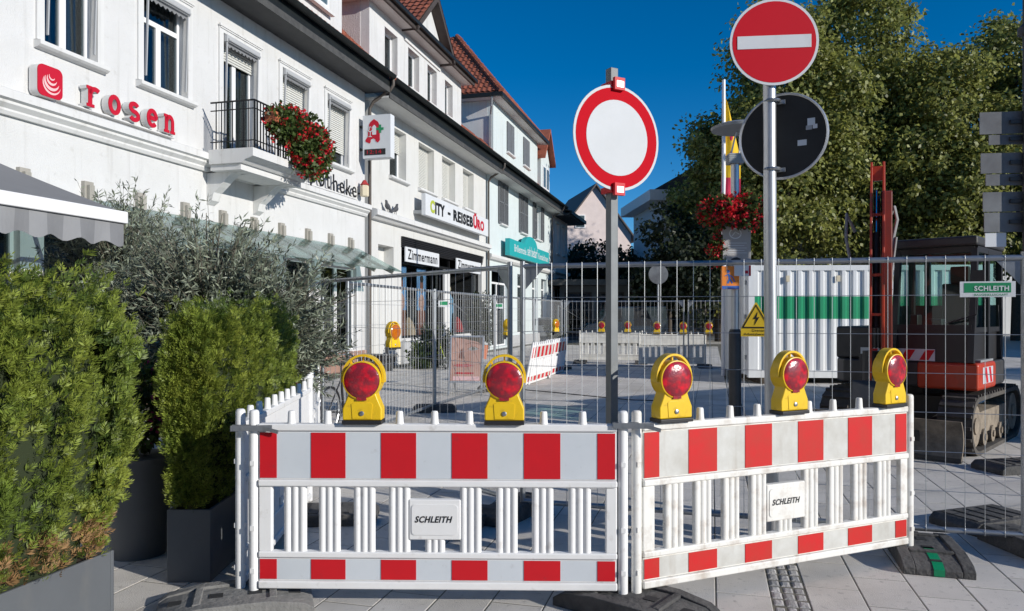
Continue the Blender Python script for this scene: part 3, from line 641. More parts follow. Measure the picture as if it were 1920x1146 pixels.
for s in (-1, 1):
    for r in range(7):
        for q in range(18):
            y = dy - .6 + q * .24; t0, t1 = r / 7, (r + 1.15) / 7
            P = lambda t, h: (pu + s * (pw + .13) * (1 - t), pz - .06 + 1.7 * t + h)
            (xa, za), (xb, zb_) = P(t0, .06), P(min(t1, 1.0), .02)
            b.add([(xa, y, za), (xa, y + .12, za + .04), (xa, y + .24, za), (xb, y, zb_), (xb, y + .12, zb_ + .035), (xb, y + .24, zb_)], [(0, 1, 4, 3), (1, 2, 5, 4)])
b.build('roof_tile', 'tile', h2, kind='stuff')
tiles(h2, 21.02, 33.48, -.62, 8.40, 1.2, 10.1)
# signs on house 2
sg = house('travel_agency_sign', 'long white light box sign reading CITY - REISEBÜRO on the cornice', 'sign', 23.4)
MB().box(23.35, 30.6, -.45, -.29, 4.93, 5.66).build('box', 'sign_white', sg, bevel=.015)
MB().box(23.35, 30.6, -.288, -.002, 4.99, 5.10).build('mount', 'zinc', sg)
for s, x, w, h, mm in (('C', 23.75, .42, .44, 'print_lime'), ('ITY', 24.22, .95, .42, 'print_black'), ('-', 25.5, .28, .09, 'print_black'), ('REISEB', 26.1, 2.35, .42, 'print_black'), ('Ü', 28.5, .5, .62, 'print_red'), ('RO', 29.05, .9, .42, 'print_red')):
    onwall(text_mesh(s, w, h, bold=.045, extrude=.012, sp=1.12), x, -.4505, 5.07 + (.15 if s == '-' else 0)).build('letter', mm, sg)
for u0, u1, lab in ((22.42, 25.5, 'white banner reading Zimmermann over the left shop window, beside the plain pier'), (27.4, 30.6, 'white banner reading Zimmermann over the right shop window, beside the mint house')):
    z = house('shop_banner', lab, 'sign', u0); z['group'] = 'banners over the shop windows'
    MB().box(u0, u1, -.12, -.085, 3.32, 3.80).build('panel', 'sign_white', z); onwall(text_mesh('Zimmermann', (u1 - u0) * .88, .34, bold=.02, extrude=.003, sp=1.1), u0 + .18, -.1205, 3.40).build('lettering', 'print_black', z)
    b = MB()
    for u in (u0 + .2, u1 - .2): b.box(u - .02, u + .02, -.084, .15, 3.74, 3.78)
    b.build('hanger', 'iron', z)
# display figures and posters inside the shop
for u, s, lab in ((22.55, 1.0, 'tall blue portrait poster nearest the pier in the shop window'), (24.35, 1.0, 'tall blue portrait poster beside the shop door')):
    p = house('window_poster', lab, 'poster', u); x1 = u + .85
    MB().box(u, x1, .27, .29, 1.75, 3.22).build('print', 'sky_print', p); MB().box(u + .08, x1 - .05, .27, .29, .85, 1.745).build('stand', 'skin_shadow', p)
    b = MB(); b.ball((u + .42, .265, 2.62), (.15, .004, .28), 14, 10); b.build('face', 'skin_shadow', p); b = MB(); b.ball((u + .42, .265, 2.02), (.26, .003, .3), 14, 10); b.build('figure', 'skin_print', p)
    b = MB(); b.ball((u + .42, .263, 2.86), (.17, .004, .14), 14, 8); b.build('hair', 'dark', p)
mq = house('shop_mannequin', 'headless-look display figure dressed in blue inside the right shop window', 'mannequin', 28.2)
b = MB(); b.tube([(28.2, .5, .8), (28.2, .5, 1.5), (28.2, .5, 1.75), (28.2, .5, 2.2), (28.2, .5, 2.38), (28.2, .5, 2.46)], [.12, .15, .17, .21, .10, .06], 12); b.build('torso', 'cloth_blue', mq, smooth=True)
b = MB(); b.ball((28.2, .5, 2.62), (.10, .11, .14)); b.build('head', 'cream', mq, smooth=True)
b = MB(); b.tube([(28.0, .5, 2.25), (27.92, .45, 1.95), (27.95, .40, 1.65)], [.07, .06, .045], 8); b.tube([(28.4, .5, 2.25), (28.48, .45, 1.95), (28.45, .40, 1.65)], [.07, .06, .045], 8); b.build('arm', 'cloth_blue', mq, smooth=True)
for u, mm, lab in ((29.5, 'cloth_red', 'dark red folded garment heap beside the window figure'), (25.0, 'cloth_blue', 'light blue folded fabric display low in the left shop window'), (24.3, 'cloth_tan', 'tan fabric display low in the left shop window')):
    fd = house('fabric_display', lab, 'clothes', u)
    b = MB(); b.tube([(u, .55, .8), (u, .56, 1.0), (u + .05, .6, 1.3), (u + .02, .6, 1.5)], [.26, .24, .18, .05], 9); b.build('fabric', mm, fd, smooth=True)
# pigeons on the cornice
def pigeon(u, flip, lab):
    p = house('pigeon', lab, 'pigeon', u); p['group'] = 'pigeons on the cornice'
    y = -.17; z = 4.705; f = flip; b = MB()
    b.tube([(u - .17 * f, y, z + .10), (u - .10 * f, y, z + .13), (u, y, z + .16), (u + .07 * f, y, z + .20), (u + .10 * f, y, z + .27), (u + .12 * f, y, z + .32), (u + .15 * f, y, z + .33), (u + .19 * f, y, z + .31)], [.025, .05, .08, .075, .045, .042, .035, .008], 8)
    b.tube([(u - .10 * f, y, z + .12), (u - .28 * f, y, z + .05)], [.04, .03], 6)
    for s in (-.025, .025): b.tube([(u, y + s, z + .11), (u + .01, y + s, z)], .009, 5)
    b.build('body', 'feather', p, smooth=True)
pigeon(20.95, -1, 'grey pigeon facing the pharmacy house on the cornice'); pigeon(21.5, 1, 'dark pigeon facing the travel agency sign on the cornice')

# ------------------------------------------------------------------ house 3: mint house
h3 = house('mint_house', 'pale mint rendered house with grey shutters and teal shop sign', 'house', 31.9)
A3, E3 = 31.9, 46.0
wins3 = [(34.0, 35.0, 5.95, 7.85), (37.9, 39.1, 5.95, 7.85), (41.4, 42.7, 5.95, 7.85)]
shop3 = [(32.6, 35.6, .1, 3.7), (37.3, 39.0, .6, 3.7), (40.6, 42.0, .6, 3.7), (42.9, 44.4, .1, 3.7)]
wall(A3, E3, 0, 8.0, wins3 + shop3).build('wall', 'plaster_mint', h3)
for i, w in enumerate(wins3):
    wn_ = window(h3, *w, mull=0, depth=.15)
    for a, c in (((w[0] - .35, w[0] + .62), (w[1] - .5, w[1] + .3)) if i < 2 else ((w[0] - .75, w[0] - .05), (w[1] + .05, w[1] + .75))):
        b = MB(); yy = -.07; b.box(a, a + .08, yy, yy + .045, w[2] - .05, w[3] + .05); b.box(c - .08, c, yy, yy + .045, w[2] - .05, w[3] + .05)
        for zz in (w[2] - .05, (w[2] + w[3]) / 2, w[3] - .03): b.box(a + .08, c - .08, yy, yy + .045, zz, zz + .08)
        for k in range(30):
            zz = w[2] + .04 + k * .06
            if zz < w[3] - .05: b.prism_x([(yy + .005, zz), (yy + .012, zz), (yy + .04, zz + .05), (yy + .033, zz + .05)], a + .08, c - .08)
        b.build('shutter', 'shutter', wn_)
for i, w in enumerate(shop3): window(h3, *w, depth=.2, mull=0 if i else 1, sill=False, curtain=False, name='shop_window' if i in (1, 2) else 'shop_door', transom=.5)
MB().prism_x([(-.002, 4.05), (-.14, 4.1), (-.22, 4.2), (-.22, 4.32), (-.002, 4.38)], A3, E3).build('cornice', 'trim', h3)
MB().box(35.62, 42.85, -.10, -.002, 0, .55).build('plinth', 'concrete', h3)
eave(h3, E2 + .17, 46.6, 7.9, soff='soffit_white', zg=.5)
downpipe(h3, 45.6, 8.4, .05)
tiles(h3, 33.5, 47, -.62, 8.38, .9, 9.9)
# cross-gable storey with hipped red roof
gx0, gx1, gy, gz0, gz1 = 33.9, 43.2, .3, 8.4, 11.75
gw = [(36.3, 37.6, 9.85, 11.35), (39.7, 41.0, 9.85, 11.35)]
wall(gx0, gx1, gz0, gz1, gw, y0=gy, y1=gy + .3).build('upper_wall', 'plaster_mint', h3)
MB().box(gx0 - .01, gx0 + .29, gy + .301, 6, gz0, gz1 - .01).build('upper_cheek', 'plaster', h3)
MB().box(gx1 - .29, gx1 + .01, gy + .301, 6, gz0, gz1 - .01).build('upper_cheek', 'plaster', h3)
for w in gw:
    wn_ = window(h3, *w, y=gy, mull=0)
    b = MB(); b.box(w[0] - .02, (w[0] + w[1]) / 2 - .02, gy - .06, gy - .02, w[2], w[3]); b.build('shutter', 'shutter', wn_); b = MB(); b.box((w[0] + w[1]) / 2 + .02, w[1] + .02, gy - .06, gy - .02, w[2], w[3]); b.build('shutter', 'shutter', wn_)
MB().box(gx0 - .5, gx1 + .5, gy - .5, 6.5, gz1, gz1 + .12).build('upper_soffit', 'trim', h3)
b = MB(); b.box(gx0 - .58, gx1 + .58, gy - .62, gy - .501, gz1 + .02, gz1 + .2); b.box(gx0 - .62, gx0 - .501, gy - .62, 6.5, gz1 + .02, gz1 + .2); b.build('upper_gutter', 'gutter', h3)
# hipped roof planes with tiles: side facing down the street (-x) and front (-y)
ex0, ex1, ey, rz = gx0 - .55, gx1 + .55, gy - .55, gz1 + .2
RH = 3.9; RX = 3.0; RYc = 3.2      # ridge height, hip run along, run to the back
b = MB()
rows = 15
for r in range(rows):
    t0, t1 = r / rows, (r + 1.2) / rows
    y_lo = ey + RYc * t0; n = int((6.5 - y_lo) / .26)
    for q in range(n):
        ya, yb = y_lo + q * .26, y_lo + (q + 1) * .26
        f = lambda t, h: (ex0 + RX * min(t, 1), rz + RH * min(t, 1) + h)
        (xa, za), (xb, zb_) = f(t0, .06), f(t1, .02)
        b.add([(xa, ya, za), (xa, (ya + yb) / 2, za + .05), (xa, yb, za), (xb, ya + .03, zb_), (xb, (ya + yb) / 2 + .03, zb_ + .045), (xb, yb + .03, zb_)], [(0, 1, 4, 3), (1, 2, 5, 4)])
b.poly([(ex0, ey, rz), (ex0, 6.5, rz), (ex0 + RX, 6.5, rz + RH), (ex0 + RX, ey + RYc, rz + RH)])
b.build('roof_tile', 'tile', h3, kind='stuff')
tiles(h3, ex0, ex1, ey, rz, ey + RYc, rz + RH, clip=lambda t: (ex0 + RX * t, ex1 - RX * t))
b = MB(); n = 12
for i in range(n):
    p0 = Vector((ex0 + RX * i / n, ey + RYc * i / n, rz + RH * i / n + .06)); p1 = Vector((ex0 + RX * (i + 1.1) / n, ey + RYc * (i + 1.1) / n, rz + RH * (i + 1.1) / n + .04)); b.tube([p0, p1], [.14, .11], 7)
b.build('hip_tile', 'tile', h3)
MB().tube([(gx0 - .55, gy - .1, gz1 + .05), (gx0 - .45, gy - .05, gz1 - .4), (gx0 - .08, gy + .1, gz1 - .7), (gx0 - .08, gy + .1, gz0 + .2)], .05, 8).build('downpipe', 'zinc', h3, smooth=True)
# small gabled dormer at the far end
b = MB(); b.prism([(43.9, 8.7), (46.4, 8.7), (46.4, 11.1), (45.15, 12.5), (43.9, 11.1)], .25, 3); b.build('gable_dormer', 'plaster_mint', h3)
b = MB(); b.prism([(43.6, 10.95), (45.15, 12.85), (46.7, 10.95), (46.7, 11.15), (45.15, 13.05), (43.6, 11.15)], -.1, 3.1); b.build('gable_roof', 'tile', h3)
gwn = MB().box(44.3, 45.05, .19, .248, 9.3, 10.7).box(45.25, 46.0, .19, .248, 9.3, 10.7).build('gable_window', 'frame', h3); MB().box(44.4, 44.97, .17, .188, 9.4, 10.6).build('pane', 'glass', gwn); MB().box(45.33, 45.9, .17, .188, 9.4, 10.6).build('pane', 'glass', gwn)
# teal sign with arched top
ts = house('optician_sign', 'teal shop sign with arched top and white lettering on the mint wall', 'sign', 34.0)
sp = [(34.1, 4.42)] + [(43.0, 4.42), (43.0, 5.22)] + [(39.95, 5.22)] + arc(38.5, 5.22, 1.4, .48, 0, 180, 12)[1:-1] + [(37.05, 5.22), (34.1, 5.22)]
MB().prism(sp, -.45, -.23).build('panel', 'print_teal', ts)
for s, x, w, h in (('Brillenmode', 35.0, 2.4, .36), ('seh bedarf', 37.65, 2.3, .52), ('Kontaktlinsen', 40.2, 2.5, .34)):
    onwall(text_mesh(s, w, h, bold=.01), x, -.4505, 4.66).build('lettering', 'sign_white', ts)
b = MB()
for x in (35, 42): b.box(x, x + .1, -.23, -.002, 4.6, 4.7)
b.build('bracket', 'iron', ts)

# ------------------------------------------------------------------ house 4 and buildings beyond
h4 = house('corner_shop_house', 'dim pinkish house with broad dark eave after the mint house', 'house', 46.1)
w4 = [(47.2, 48.2, 5.6, 7.5), (49.2, 50.2, 5.6, 7.5)]
wall(46.1, 51.2, 0, 7.9, w4 + [(46.8, 50.6, .4, 3.3)]).build('wall', 'plaster_pink', h4)
for w in w4: window(h4, *w, mull=0, trim=.1)
window(h4, 46.8, 50.6, .4, 3.3, sill=False, curtain=False, name='shop_window')
MB().box(50.9, 51.2, .301, 9, 0, 7.9).build('gable_wall', 'plaster_pink', h4)
MB().prism_x([(-.002, 4.2), (-.2, 4.3), (-.2, 4.45), (-.002, 4.5)], 46.1, 51.25).build('cornice', 'trim', h4)
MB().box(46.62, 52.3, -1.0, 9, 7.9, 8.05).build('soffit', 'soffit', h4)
b = MB(); b.box(46.6, 52.42, -1.14, -1.001, 7.98, 8.2); b.box(52.301, 52.42, -1.0, 9, 7.98, 8.2); b.build('gutter', 'gutter', h4)
b = MB(); b.add([(46.6, -1.05, 8.2), (52.35, -1.05, 8.2), (52.35, 9, 8.2), (46.6, 9, 8.2), (46.6, 4, 10.6), (49, 4, 10.6)], [(0, 1, 5, 4), (1, 2, 5), (2, 3, 4, 5), (0, 4, 3), (0, 3, 2, 1)]); b.build('roof', 'tile_dark', h4)
for i, (u, z) in enumerate(((47.4, 3.55), (49.0, 3.55))):
    fb = house('window_flower_box', 'dark red flower box on the dim pinkish house, ' + ('beside the mint house' if i == 0 else 'at the corner end'), 'flowers', u); MB().box(u - .6, u + .6, -.34, -.002, z - .12, z + .06).build('trough', 'timber', fb)
    U0.pop(fb.name); blooms(fb, np.array([0, -.2, z + .16]), np.array([.62, .2, .2]), 250, 24, ls=.1, fs=.09)

def gable_house(name, label, c, rz, w, l, zw, zr, wallm, roofm, wins=()):
    r = thing(name, label, 'house', c, rz)
    MB().prism([(-w / 2, 0), (w / 2, 0), (w / 2, zw), (0, zr), (-w / 2, zw)], 0, l).build('wall', wallm, r)
    b = MB(); k = (zr - zw) / (w / 2); o = .5
    for s in (-1, 1):
        b.add([(s * (w / 2 + o), y, zw - o * k + h) for h in (.02, .22) for y in (-.45, l + .45)] + [(0, y, zr + h) for h in (.02, .22) for y in (-.45, l + .45)], [(0, 1, 5, 4), (2, 6, 7, 3), (0, 4, 6, 2), (1, 3, 7, 5), (0, 2, 3, 1)])
    b.build('roof', roofm, r)
    for (x, z, ww, hh) in wins:
        f = MB().box(x, x + ww, -.08, -.002, z, z + hh).build('window', 'frame', r); MB().box(x + .1, x + ww - .1, -.1, -.081, z + .1, z + hh - .1).build('pane', 'glass', f)
    return r
gable_house('pink_house', 'pale pink house with a dark pitched roof at the end of the street', Vector((at(1116, 590, 72).x, 72, 0)), math.radians(10), 7.2, 10, 9.3, 14.0, 'plaster_pink', 'tile_dark', ((-2.0, 9.9, 1.0, 1.3), (-2.6, 5.6, 1.2, 1.5), (1.3, 5.6, 1.2, 1.5)))
gh = thing('grey_house', 'grey white house with dark sloping roof half hidden behind the trees', 'house', (10.0, 50, 0), math.radians(4))
MB().box(0, 10, 0, 8, 0, 9.2).build('wall', 'plaster_grey', gh); MB().box(-.9, 10.5, -.5, 8.5, 9.2, 9.9).build('parapet', 'trim', gh)
b = MB(); b.prism([(-.6, 9.92), (9, 9.92), (9, 14.5), (4.6, 12.9)], .3, 8); b.build('roof', 'tile_dark', gh)
b = MB(); b.box(3.6, 6, -.2, 3, 9.95, 13.3); b.build('dormer', 'plaster_grey', gh)
for x in (.5, 2.2): f = MB().box(x, x + 1.2, -.08, -.002, 5.8, 8.4).build('window', 'frame', gh); MB().box(x + .1, x + 1.1, -.1, -.081, 5.9, 8.3).build('pane', 'glass', f)
wh = thing('white_house', 'white house showing in gaps between the tree crowns behind the digger', 'house', (33, 62, 0), 0)
MB().box(-9, 9, 0, 8, 0, 9.5).build('wall', 'plaster', wh); b = MB(); b.prism_x([(-.6, 9.4), (8.6, 9.4), (4, 13)], -9.6, 9.6); b.build('roof', 'tile_dark', wh)
for i in range(5): f = MB().box(-8 + i * 3.5, -6.6 + i * 3.5, -.08, -.002, 5.6, 7.6).build('window', 'frame', wh); MB().box(-7.9 + i * 3.5, -6.7 + i * 3.5, -.1, -.081, 5.7, 7.5).build('pane', 'glass', f)
dk = thing('low_pavilion', 'low dark glazed shop pavilion in tree shade beyond the far barriers', 'building', (3.0, 47, 0), math.radians(-6))
MB().box(0, 12, 0, 4, 0, 3.4).build('wall', 'planter', dk); MB().box(-.6, 12.6, -1.4, 4.4, 3.4, 3.75).build('roof', 'fascia', dk)
for i in range(6): f = MB().box(.3 + i * 2, 2.0 + i * 2, -.06, -.002, .3, 3.0).build('window', 'timber', dk); MB().box(.4 + i * 2, 1.9 + i * 2, -.08, -.061, .4, 2.9).build('pane', 'glass', f)

rw = ((-3.8, 1.3, 1.2, 1.6), (-.6, 1.3, 1.2, 1.6), (2.6, 1.3, 1.2, 1.6), (-3.8, 4.4, 1.2, 1.6), (-.6, 4.4, 1.2, 1.6), (2.6, 4.4, 1.2, 1.6))  # unseen houses added round the square to cut the sky fill light
for i, (x, y, a, w, zw, zr, m, lab) in enumerate(((-13, -17, 180, 12, 8.5, 12.5, 'plaster_old', 'unseen off-white gabled house added beside the pharmacy row to block sky fill'), (0, -19, 178, 13, 9, 13, 'plaster_grey', 'unseen grey gabled house added opposite the long street to block sky fill'), (14, -23, 172, 13, 8.5, 12, 'plaster_pink', 'unseen pinkish gabled house added beyond the grey one to block sky fill'),
    (38, 4, -84, 14, 8, 11, 'plaster_grey', 'unseen grey gabled house added across from the pharmacy to block sky fill'), (40, 21, -88, 15, 8, 11.5, 'plaster_old', 'unseen off-white gabled house added across from the travel agency to block sky fill'), (41, 39, -92, 15, 8, 11, 'plaster_mint', 'unseen mint gabled house added across from the plane trees to block sky fill'))):
    gable_house('sky_blocker_house', lab, (x, y, 0), math.radians(a), w, 10, zw, zr, m, 'tile', rw)
hn = house('sky_blocker_row', 'unseen white rendered house added before the pharmacy house to block sky light', 'house', -22)  # unseen extension of the street row, added to block sky light from the left
wall(-22, 3.1, 0, 8.3, [(-20 + 3 * k, -18.8 + 3 * k, 5.3, 7.1) for k in range(7)] + [(-20 + 4 * k, -17.5 + 4 * k, .5, 3) for k in range(5)]).build('wall', 'plaster_old', hn)
for k in range(7): window(hn, -20 + 3 * k, -18.8 + 3 * k, 5.3, 7.1, mull=1, curtain=False)
for k in range(5): window(hn, -20 + 4 * k, -17.5 + 4 * k, .5, 3, mull=1, curtain=False, name='shop_window')
MB().add([(-22, -.7, 8.301), (3.15, -.7, 8.301), (3.15, 9, 8.301), (-22, 9, 8.301), (-22, 4.5, 12.5), (3.15, 4.5, 12.5)], [(0, 1, 5, 4), (2, 3, 4, 5), (1, 2, 5), (0, 4, 3), (0, 3, 2, 1)]).build('roof', 'tile', hn)
# ------------------------------------------------------------------ trees
def tree(name, label, base, h, lobes, nleaf, lsize, leafm, group=None, trunk=.3, clump=.7, limbs=7, seed=1):
    rg = np.random.default_rng(seed); r = thing(name, label, 'tree', base, 0, group)
    b = MB(); ht = h * .42
    b.tube([(0, 0, 0), (.03 * h * .1, 0, ht * .5), (0, .05, ht), (.1, 0, h * .7), (0, 0, h * .86)], [trunk, trunk * .8, trunk * .62, trunk * .3, trunk * .06], 9)
    for i in range(limbs):
        lb_ = lobes[i % len(lobes)]; z0 = ht * (.6 + .5 * rg.random()); e = np.array(lb_[0]) + rg.normal(size=3) * .25 * np.array(lb_[1])
        m = np.array([e[0] * .45, e[1] * .45, z0 + (e[2] - z0) * .62]); b.tube([(0, 0, z0), tuple(m), tuple(e)], [trunk * .42, trunk * .25, trunk * .05], 6)
    b.build('trunk', 'bark', r, smooth=True)
    vol = np.array([l[1][0] * l[1][1] + l[1][0] * l[1][2] for l in lobes]); vol = vol / vol.sum(); PP = []; DD = []; NH = []
    for (c, rr), w in zip(lobes, vol):
        n = int(nleaf * w); nc = max(8, int(n / 90)); q = nrm(rg.normal(size=(nc, 3)))
        rad = rg.uniform(.5, 1.06, (nc, 1)) ** .55; cc = np.array(c) + q * rad * np.array(rr) * (1 + .16 * rg.normal(size=(nc, 1)))
        k = rg.integers(0, nc, n); off = rg.normal(size=(n, 3)) * clump * np.array([.5, .5, .36]) * rg.uniform(.5, 1.25, (nc, 1))[k]
        NH.append(q[k] * .55 + nrm(off) * .55 + rg.normal(size=(n, 3)) * .55 + np.array([0, 0, .25])); PP.append(cc[k] + off); DD.append(nrm(off) + q[k] * .6 + rg.normal(size=(n, 3)) * .7 + np.array([0, 0, -.15]))
    P = np.concatenate(PP); D = np.concatenate(DD); N_ = np.concatenate(NH); k = P[:, 2] > .3; P, D, N_ = P[k], D[k], N_[k]
    leaves('crown', P, D, rg.uniform(.7, 1.35, len(P)) * lsize, rg.uniform(.65, 1.1, len(P)) * lsize * .85, leafm, r, Nh=N_)
    return r
def lob(*a): return [((x, y, z), (rx, ry, rz_)) for x, y, z, rx, ry, rz_ in a]
TG = 'tall plane trees behind the container'
def big(px, Y, top, w, lab, seed, n=26000):
    x = (px - CX) / F * Y; h = H + (HY - top) / F * Y; s = w / F * Y / 2; rg = random.Random(seed)
    L = [(0, 0, h * .80, s * .62, s * .6, h * .19), (0, 0, h * .45, s * .95, s * .8, h * .28)]
    for i in range(7):
        a = i * 2 * math.pi / 7 + rg.uniform(-.3, .3); zz = h * rg.uniform(.30, .72); q = s * rg.uniform(.55, .85)
        L.append((math.cos(a) * q, math.sin(a) * q * .8, zz, s * rg.uniform(.36, .5), s * rg.uniform(.36, .5), h * rg.uniform(.11, .17)))
    for i in range(4):
        a = rg.uniform(0, 6.28); L.append((math.cos(a) * s * .45, math.sin(a) * s * .4, h * rg.uniform(.80, .92), s * .25, s * .25, h * .09))
    return tree('plane_tree', lab, (x, Y, 0), h, lob(*L), int(n * 1.8), .26, 'leaf_plane', TG, .32, .95, 9, seed)
big(1450, 43, 10, 250, 'tall plane tree rising behind the no-entry sign', 11)
big(1600, 46, -25, 290, 'tallest plane tree, behind the digger boom', 12, 30000)
big(1765, 44, 75, 260, 'lower rounded plane tree above the digger cab', 13)
big(1905, 46, 25, 260, 'plane tree standing behind the grey direction signs', 14)
big(1700, 54, 110, 330, 'plane tree of the second row seen between two nearer crowns', 15, 18000)
big(2080, 44, 20, 300, 'plane tree beyond the grey direction signs on the square side', 16, 20000)
big(1350, 44.5, 235, 150, 'smaller plane tree leaning out beside the flag pole', 17, 12000)
def small(px, Y, top, w, lab, seed, n, m='leaf_dark', ls=.26, nm='shade_tree'):
    x = (px - CX) / F * Y; h = H + (HY - top) / F * Y; s = w / F * Y / 2; rg = random.Random(seed); L = [(0, 0, h * .62, s * .8, s * .8, h * .34)]
    for i in range(6): a = i * 1.05 + rg.uniform(-.3, .3); L.append((math.cos(a) * s * .6, math.sin(a) * s * .6, h * rg.uniform(.35, .78), s * .42, s * .42, h * .18))
    return tree(nm, lab, (x, Y, 0), h, lob(*L), n, ls, m, 'shade trees beyond the far barriers', .16, .6, 6, seed)
small(1105, 57, 432, 115, 'small dark tree in front of the pale pink house', 21, 6500)
small(1165, 58, 455, 90, 'low dark tree between the pink house and the grey house', 22, 5000)
small(1255, 43, 395, 130, 'dark tree shading the grey house wall', 23, 9000)
small(1320, 41, 420, 120, 'dark tree under the smaller plane tree', 24, 8000)
small(1210, 50, 470, 90, 'low dark tree beside the corner of the grey house', 25, 5000)

# ------------------------------------------------------------------ plastic barriers
ZB = .105
def bx(px): return (px - 818.5) / 345.0
def bz(py): return ZB + (1100 - py) / 345.0
BAL = [(530, 572), (596, 636), (662, 702), (728, 768), (862, 902), (930, 970), (997, 1037), (1065, 1107)]
PINS = [543, 612, 682, 748, 814, 880, 946, 1019, 1092]
RED = [(485, 517), (582, 647), (714, 780), (847, 914), (982, 1050), (1119, 1152)]
PROTO = {}
def barrier(name, p0, p1, label, plastic='plastic_white', white='foil_white', red='foil_red', side=-1, group=None, lean=0.0, word=True, pins_skip=(), z=0.0, striped=True):
    p0, p1 = Vector((*p0, 0)), Vector((*p1, 0)); d = p1 - p0; r = thing(name, label, 'barrier', ((p0 + p1) / 2) + Vector((0, 0, z)), math.atan2(d.y, d.x), group)
    key = (plastic, white, red, side, word, striped)
    r.scale = (d.length / 2.075, 1, 1)
    if lean: r.rotation_euler = (lean, 0, math.atan2(d.y, d.x))
    if key in PROTO:
        for ch in PROTO[key]: copy_tree(ch, r)
        return r
    f = MB(); t = .026
    f.box(bx(482), bx(1156), -t, t, bz(803), bz(789)); f.box(bx(482), bx(1156), -t - .004, t + .004, bz(907), bz(894)); f.box(bx(482), bx(1156), -t, t, bz(1041), bz(1029)); f.box(bx(482), bx(1156), -t - .002, t + .002, bz(1099), bz(1084))
    f.box(bx(482), bx(508), -.018, .018, bz(1030), bz(906)); f.box(bx(1134), bx(1156), -.018, .018, bz(1030), bz(906))
    f.build('frame', plastic, r, bevel=.009)
    for a in (472, 1167):
        b = MB(); b.lathe([(.018, bz(1111)), (.027, bz(1108)), (.027, bz(770)), (.024, bz(766)), (.016, bz(764))], 14, Matrix.Translation((bx(a), 0, 0)))
        for py in (868, 990, 1070): b.box(bx(a) - .012, bx(a) + .012, -.031, .031, bz(py), bz(py - 9))
        b.build('upright', plastic, r, smooth=True)
    for a, c in BAL:
        b = MB(); w = (c - a) / 345 / 3; b.box(bx(a) + .004, bx(c) - .004, -.012, .012, bz(1031), bz(905))
        for i in range(3):
            xx = bx(a) + w * (i + .5); b.tube([(xx, 0, bz(1031)), (xx, 0, bz(905))], w * .54, 10)
        b.build('baluster', plastic, r, smooth=True)
    b = MB()
    for xx in (803, 815, 827): b.tube([(bx(xx), 0, bz(1031)), (bx(xx), 0, bz(1004))], .02, 10)
    b.build('baluster', plastic, r, smooth=True)
    b = MB(); b.box(bx(766), bx(864), -.022, .022, bz(1006), bz(930)); nb_ = b.build('name_board', plastic, r, bevel=.008)
    if word:
        MB().prism(rsq(bx(815), bz(968), .25, .165, .02), side * .0225, side * .026).build('name_plate', plastic, nb_)
        tm = text_mesh('SCHLEITH', .205, .036, shear=.3, bold=.03, extrude=.0015); tm.xf(Matrix.Translation((bx(778), side * .0265 if side < 0 else 0, bz(973))))
        if side > 0: tm = text_mesh('SCHLEITH', .205, .036, shear=.3, bold=.03, extrude=.0015); tm.xf(Matrix.Translation((bx(851), .0265, bz(973))) @ Matrix.Rotation(math.pi, 4, 'Z'))
        tm.build('lettering', 'print_black', nb_)
    for (za, zc) in ((893.5, 803.5), (1083.5, 1041.5)):
        bd = MB().box(bx(483), bx(1155), -.012, .012, bz(za), bz(zc)).build('board', plastic, r)
        if striped:
            ya, yb = sorted((side * .0125, side * .0155)); lo, hi = bz(za) + .006, bz(zc) - .006
            MB().box(bx(485), bx(1152), ya, yb, lo, hi).build('reflective_sheet', white, bd)
            ya, yb = sorted((side * .016, side * .0185))
            for a, c in RED: MB().box(bx(a), bx(c), ya, yb, lo + .001, hi - .001).build('red_stripe', red, bd)
    for px in PINS:
        b = MB(); b.lathe([(.026, bz(789.5)), (.022, bz(786)), (.019, bz(768)), (.015, bz(765.5))], 10, Matrix.Translation((bx(px), 0, 0))); b.build('pin', plastic, r, smooth=True)
    PROTO[key] = [c for c in r.children]
    return r
BA0, BA1 = (-1.445, 4.09), (.628, 4.045)
BB0, BB1 = (.645, 4.045), (2.625, 4.90)
barrier('barrier', BA0, BA1, 'clean white plastic barrier with red stripes and SCHLEITH plate, two warning lamps on top')
barrier('barrier', BB0, BB1, 'mud-stained white plastic barrier with red stripes carrying three warning lamps', 'plastic_dirty', 'foil_dirty', 'foil_red_dirty')
barrier('barrier', (-1.50, 4.10), (-1.66, 6.13), 'white barrier running back beside the trough hedge, joined to the clean striped barrier', side=1, word=False)
barrier('barrier', (-1.70, 6.16), (-2.12, 8.14), 'white barrier continuing past the trough hedge towards the parked bicycles', side=1, word=False)
# far barriers, turned with their plain backs to the square
barrier('barrier', (2.2, 24.6), (4.25, 24.25), 'white far barrier standing in sun across the street, backs to us', 'plastic_old', side=1, word=False)
barrier('barrier', (3.85, 22.75), (5.85, 22.5), 'greyish far barrier beside the black iron chair across the street', 'plastic_old', side=1, word=False)
# barriers leaning in stacks by the mesh fence
for i, (x, y, ln_) in enumerate(((.36, 17.1, .16), (.28, 17.0, .19), (.82, 19.0, .15), (.73, 18.95, .18), (.64, 18.9, .22))):
    lab = 'red striped white barrier leaning in the ' + ('nearer' if i < 2 else 'farther') + ' stack, ' + ('outer panel' if i in (0, 2) else 'inner panel' if i in (1, 4) else 'middle panel')
    barrier('leaning_barrier', (x, y), (x + .58, y + 1.92), lab, 'plastic_white', 'foil_dirty', 'foil_red', side=-1, group='barriers leaning in stacks', lean=ln_, word=False, z=-.09)

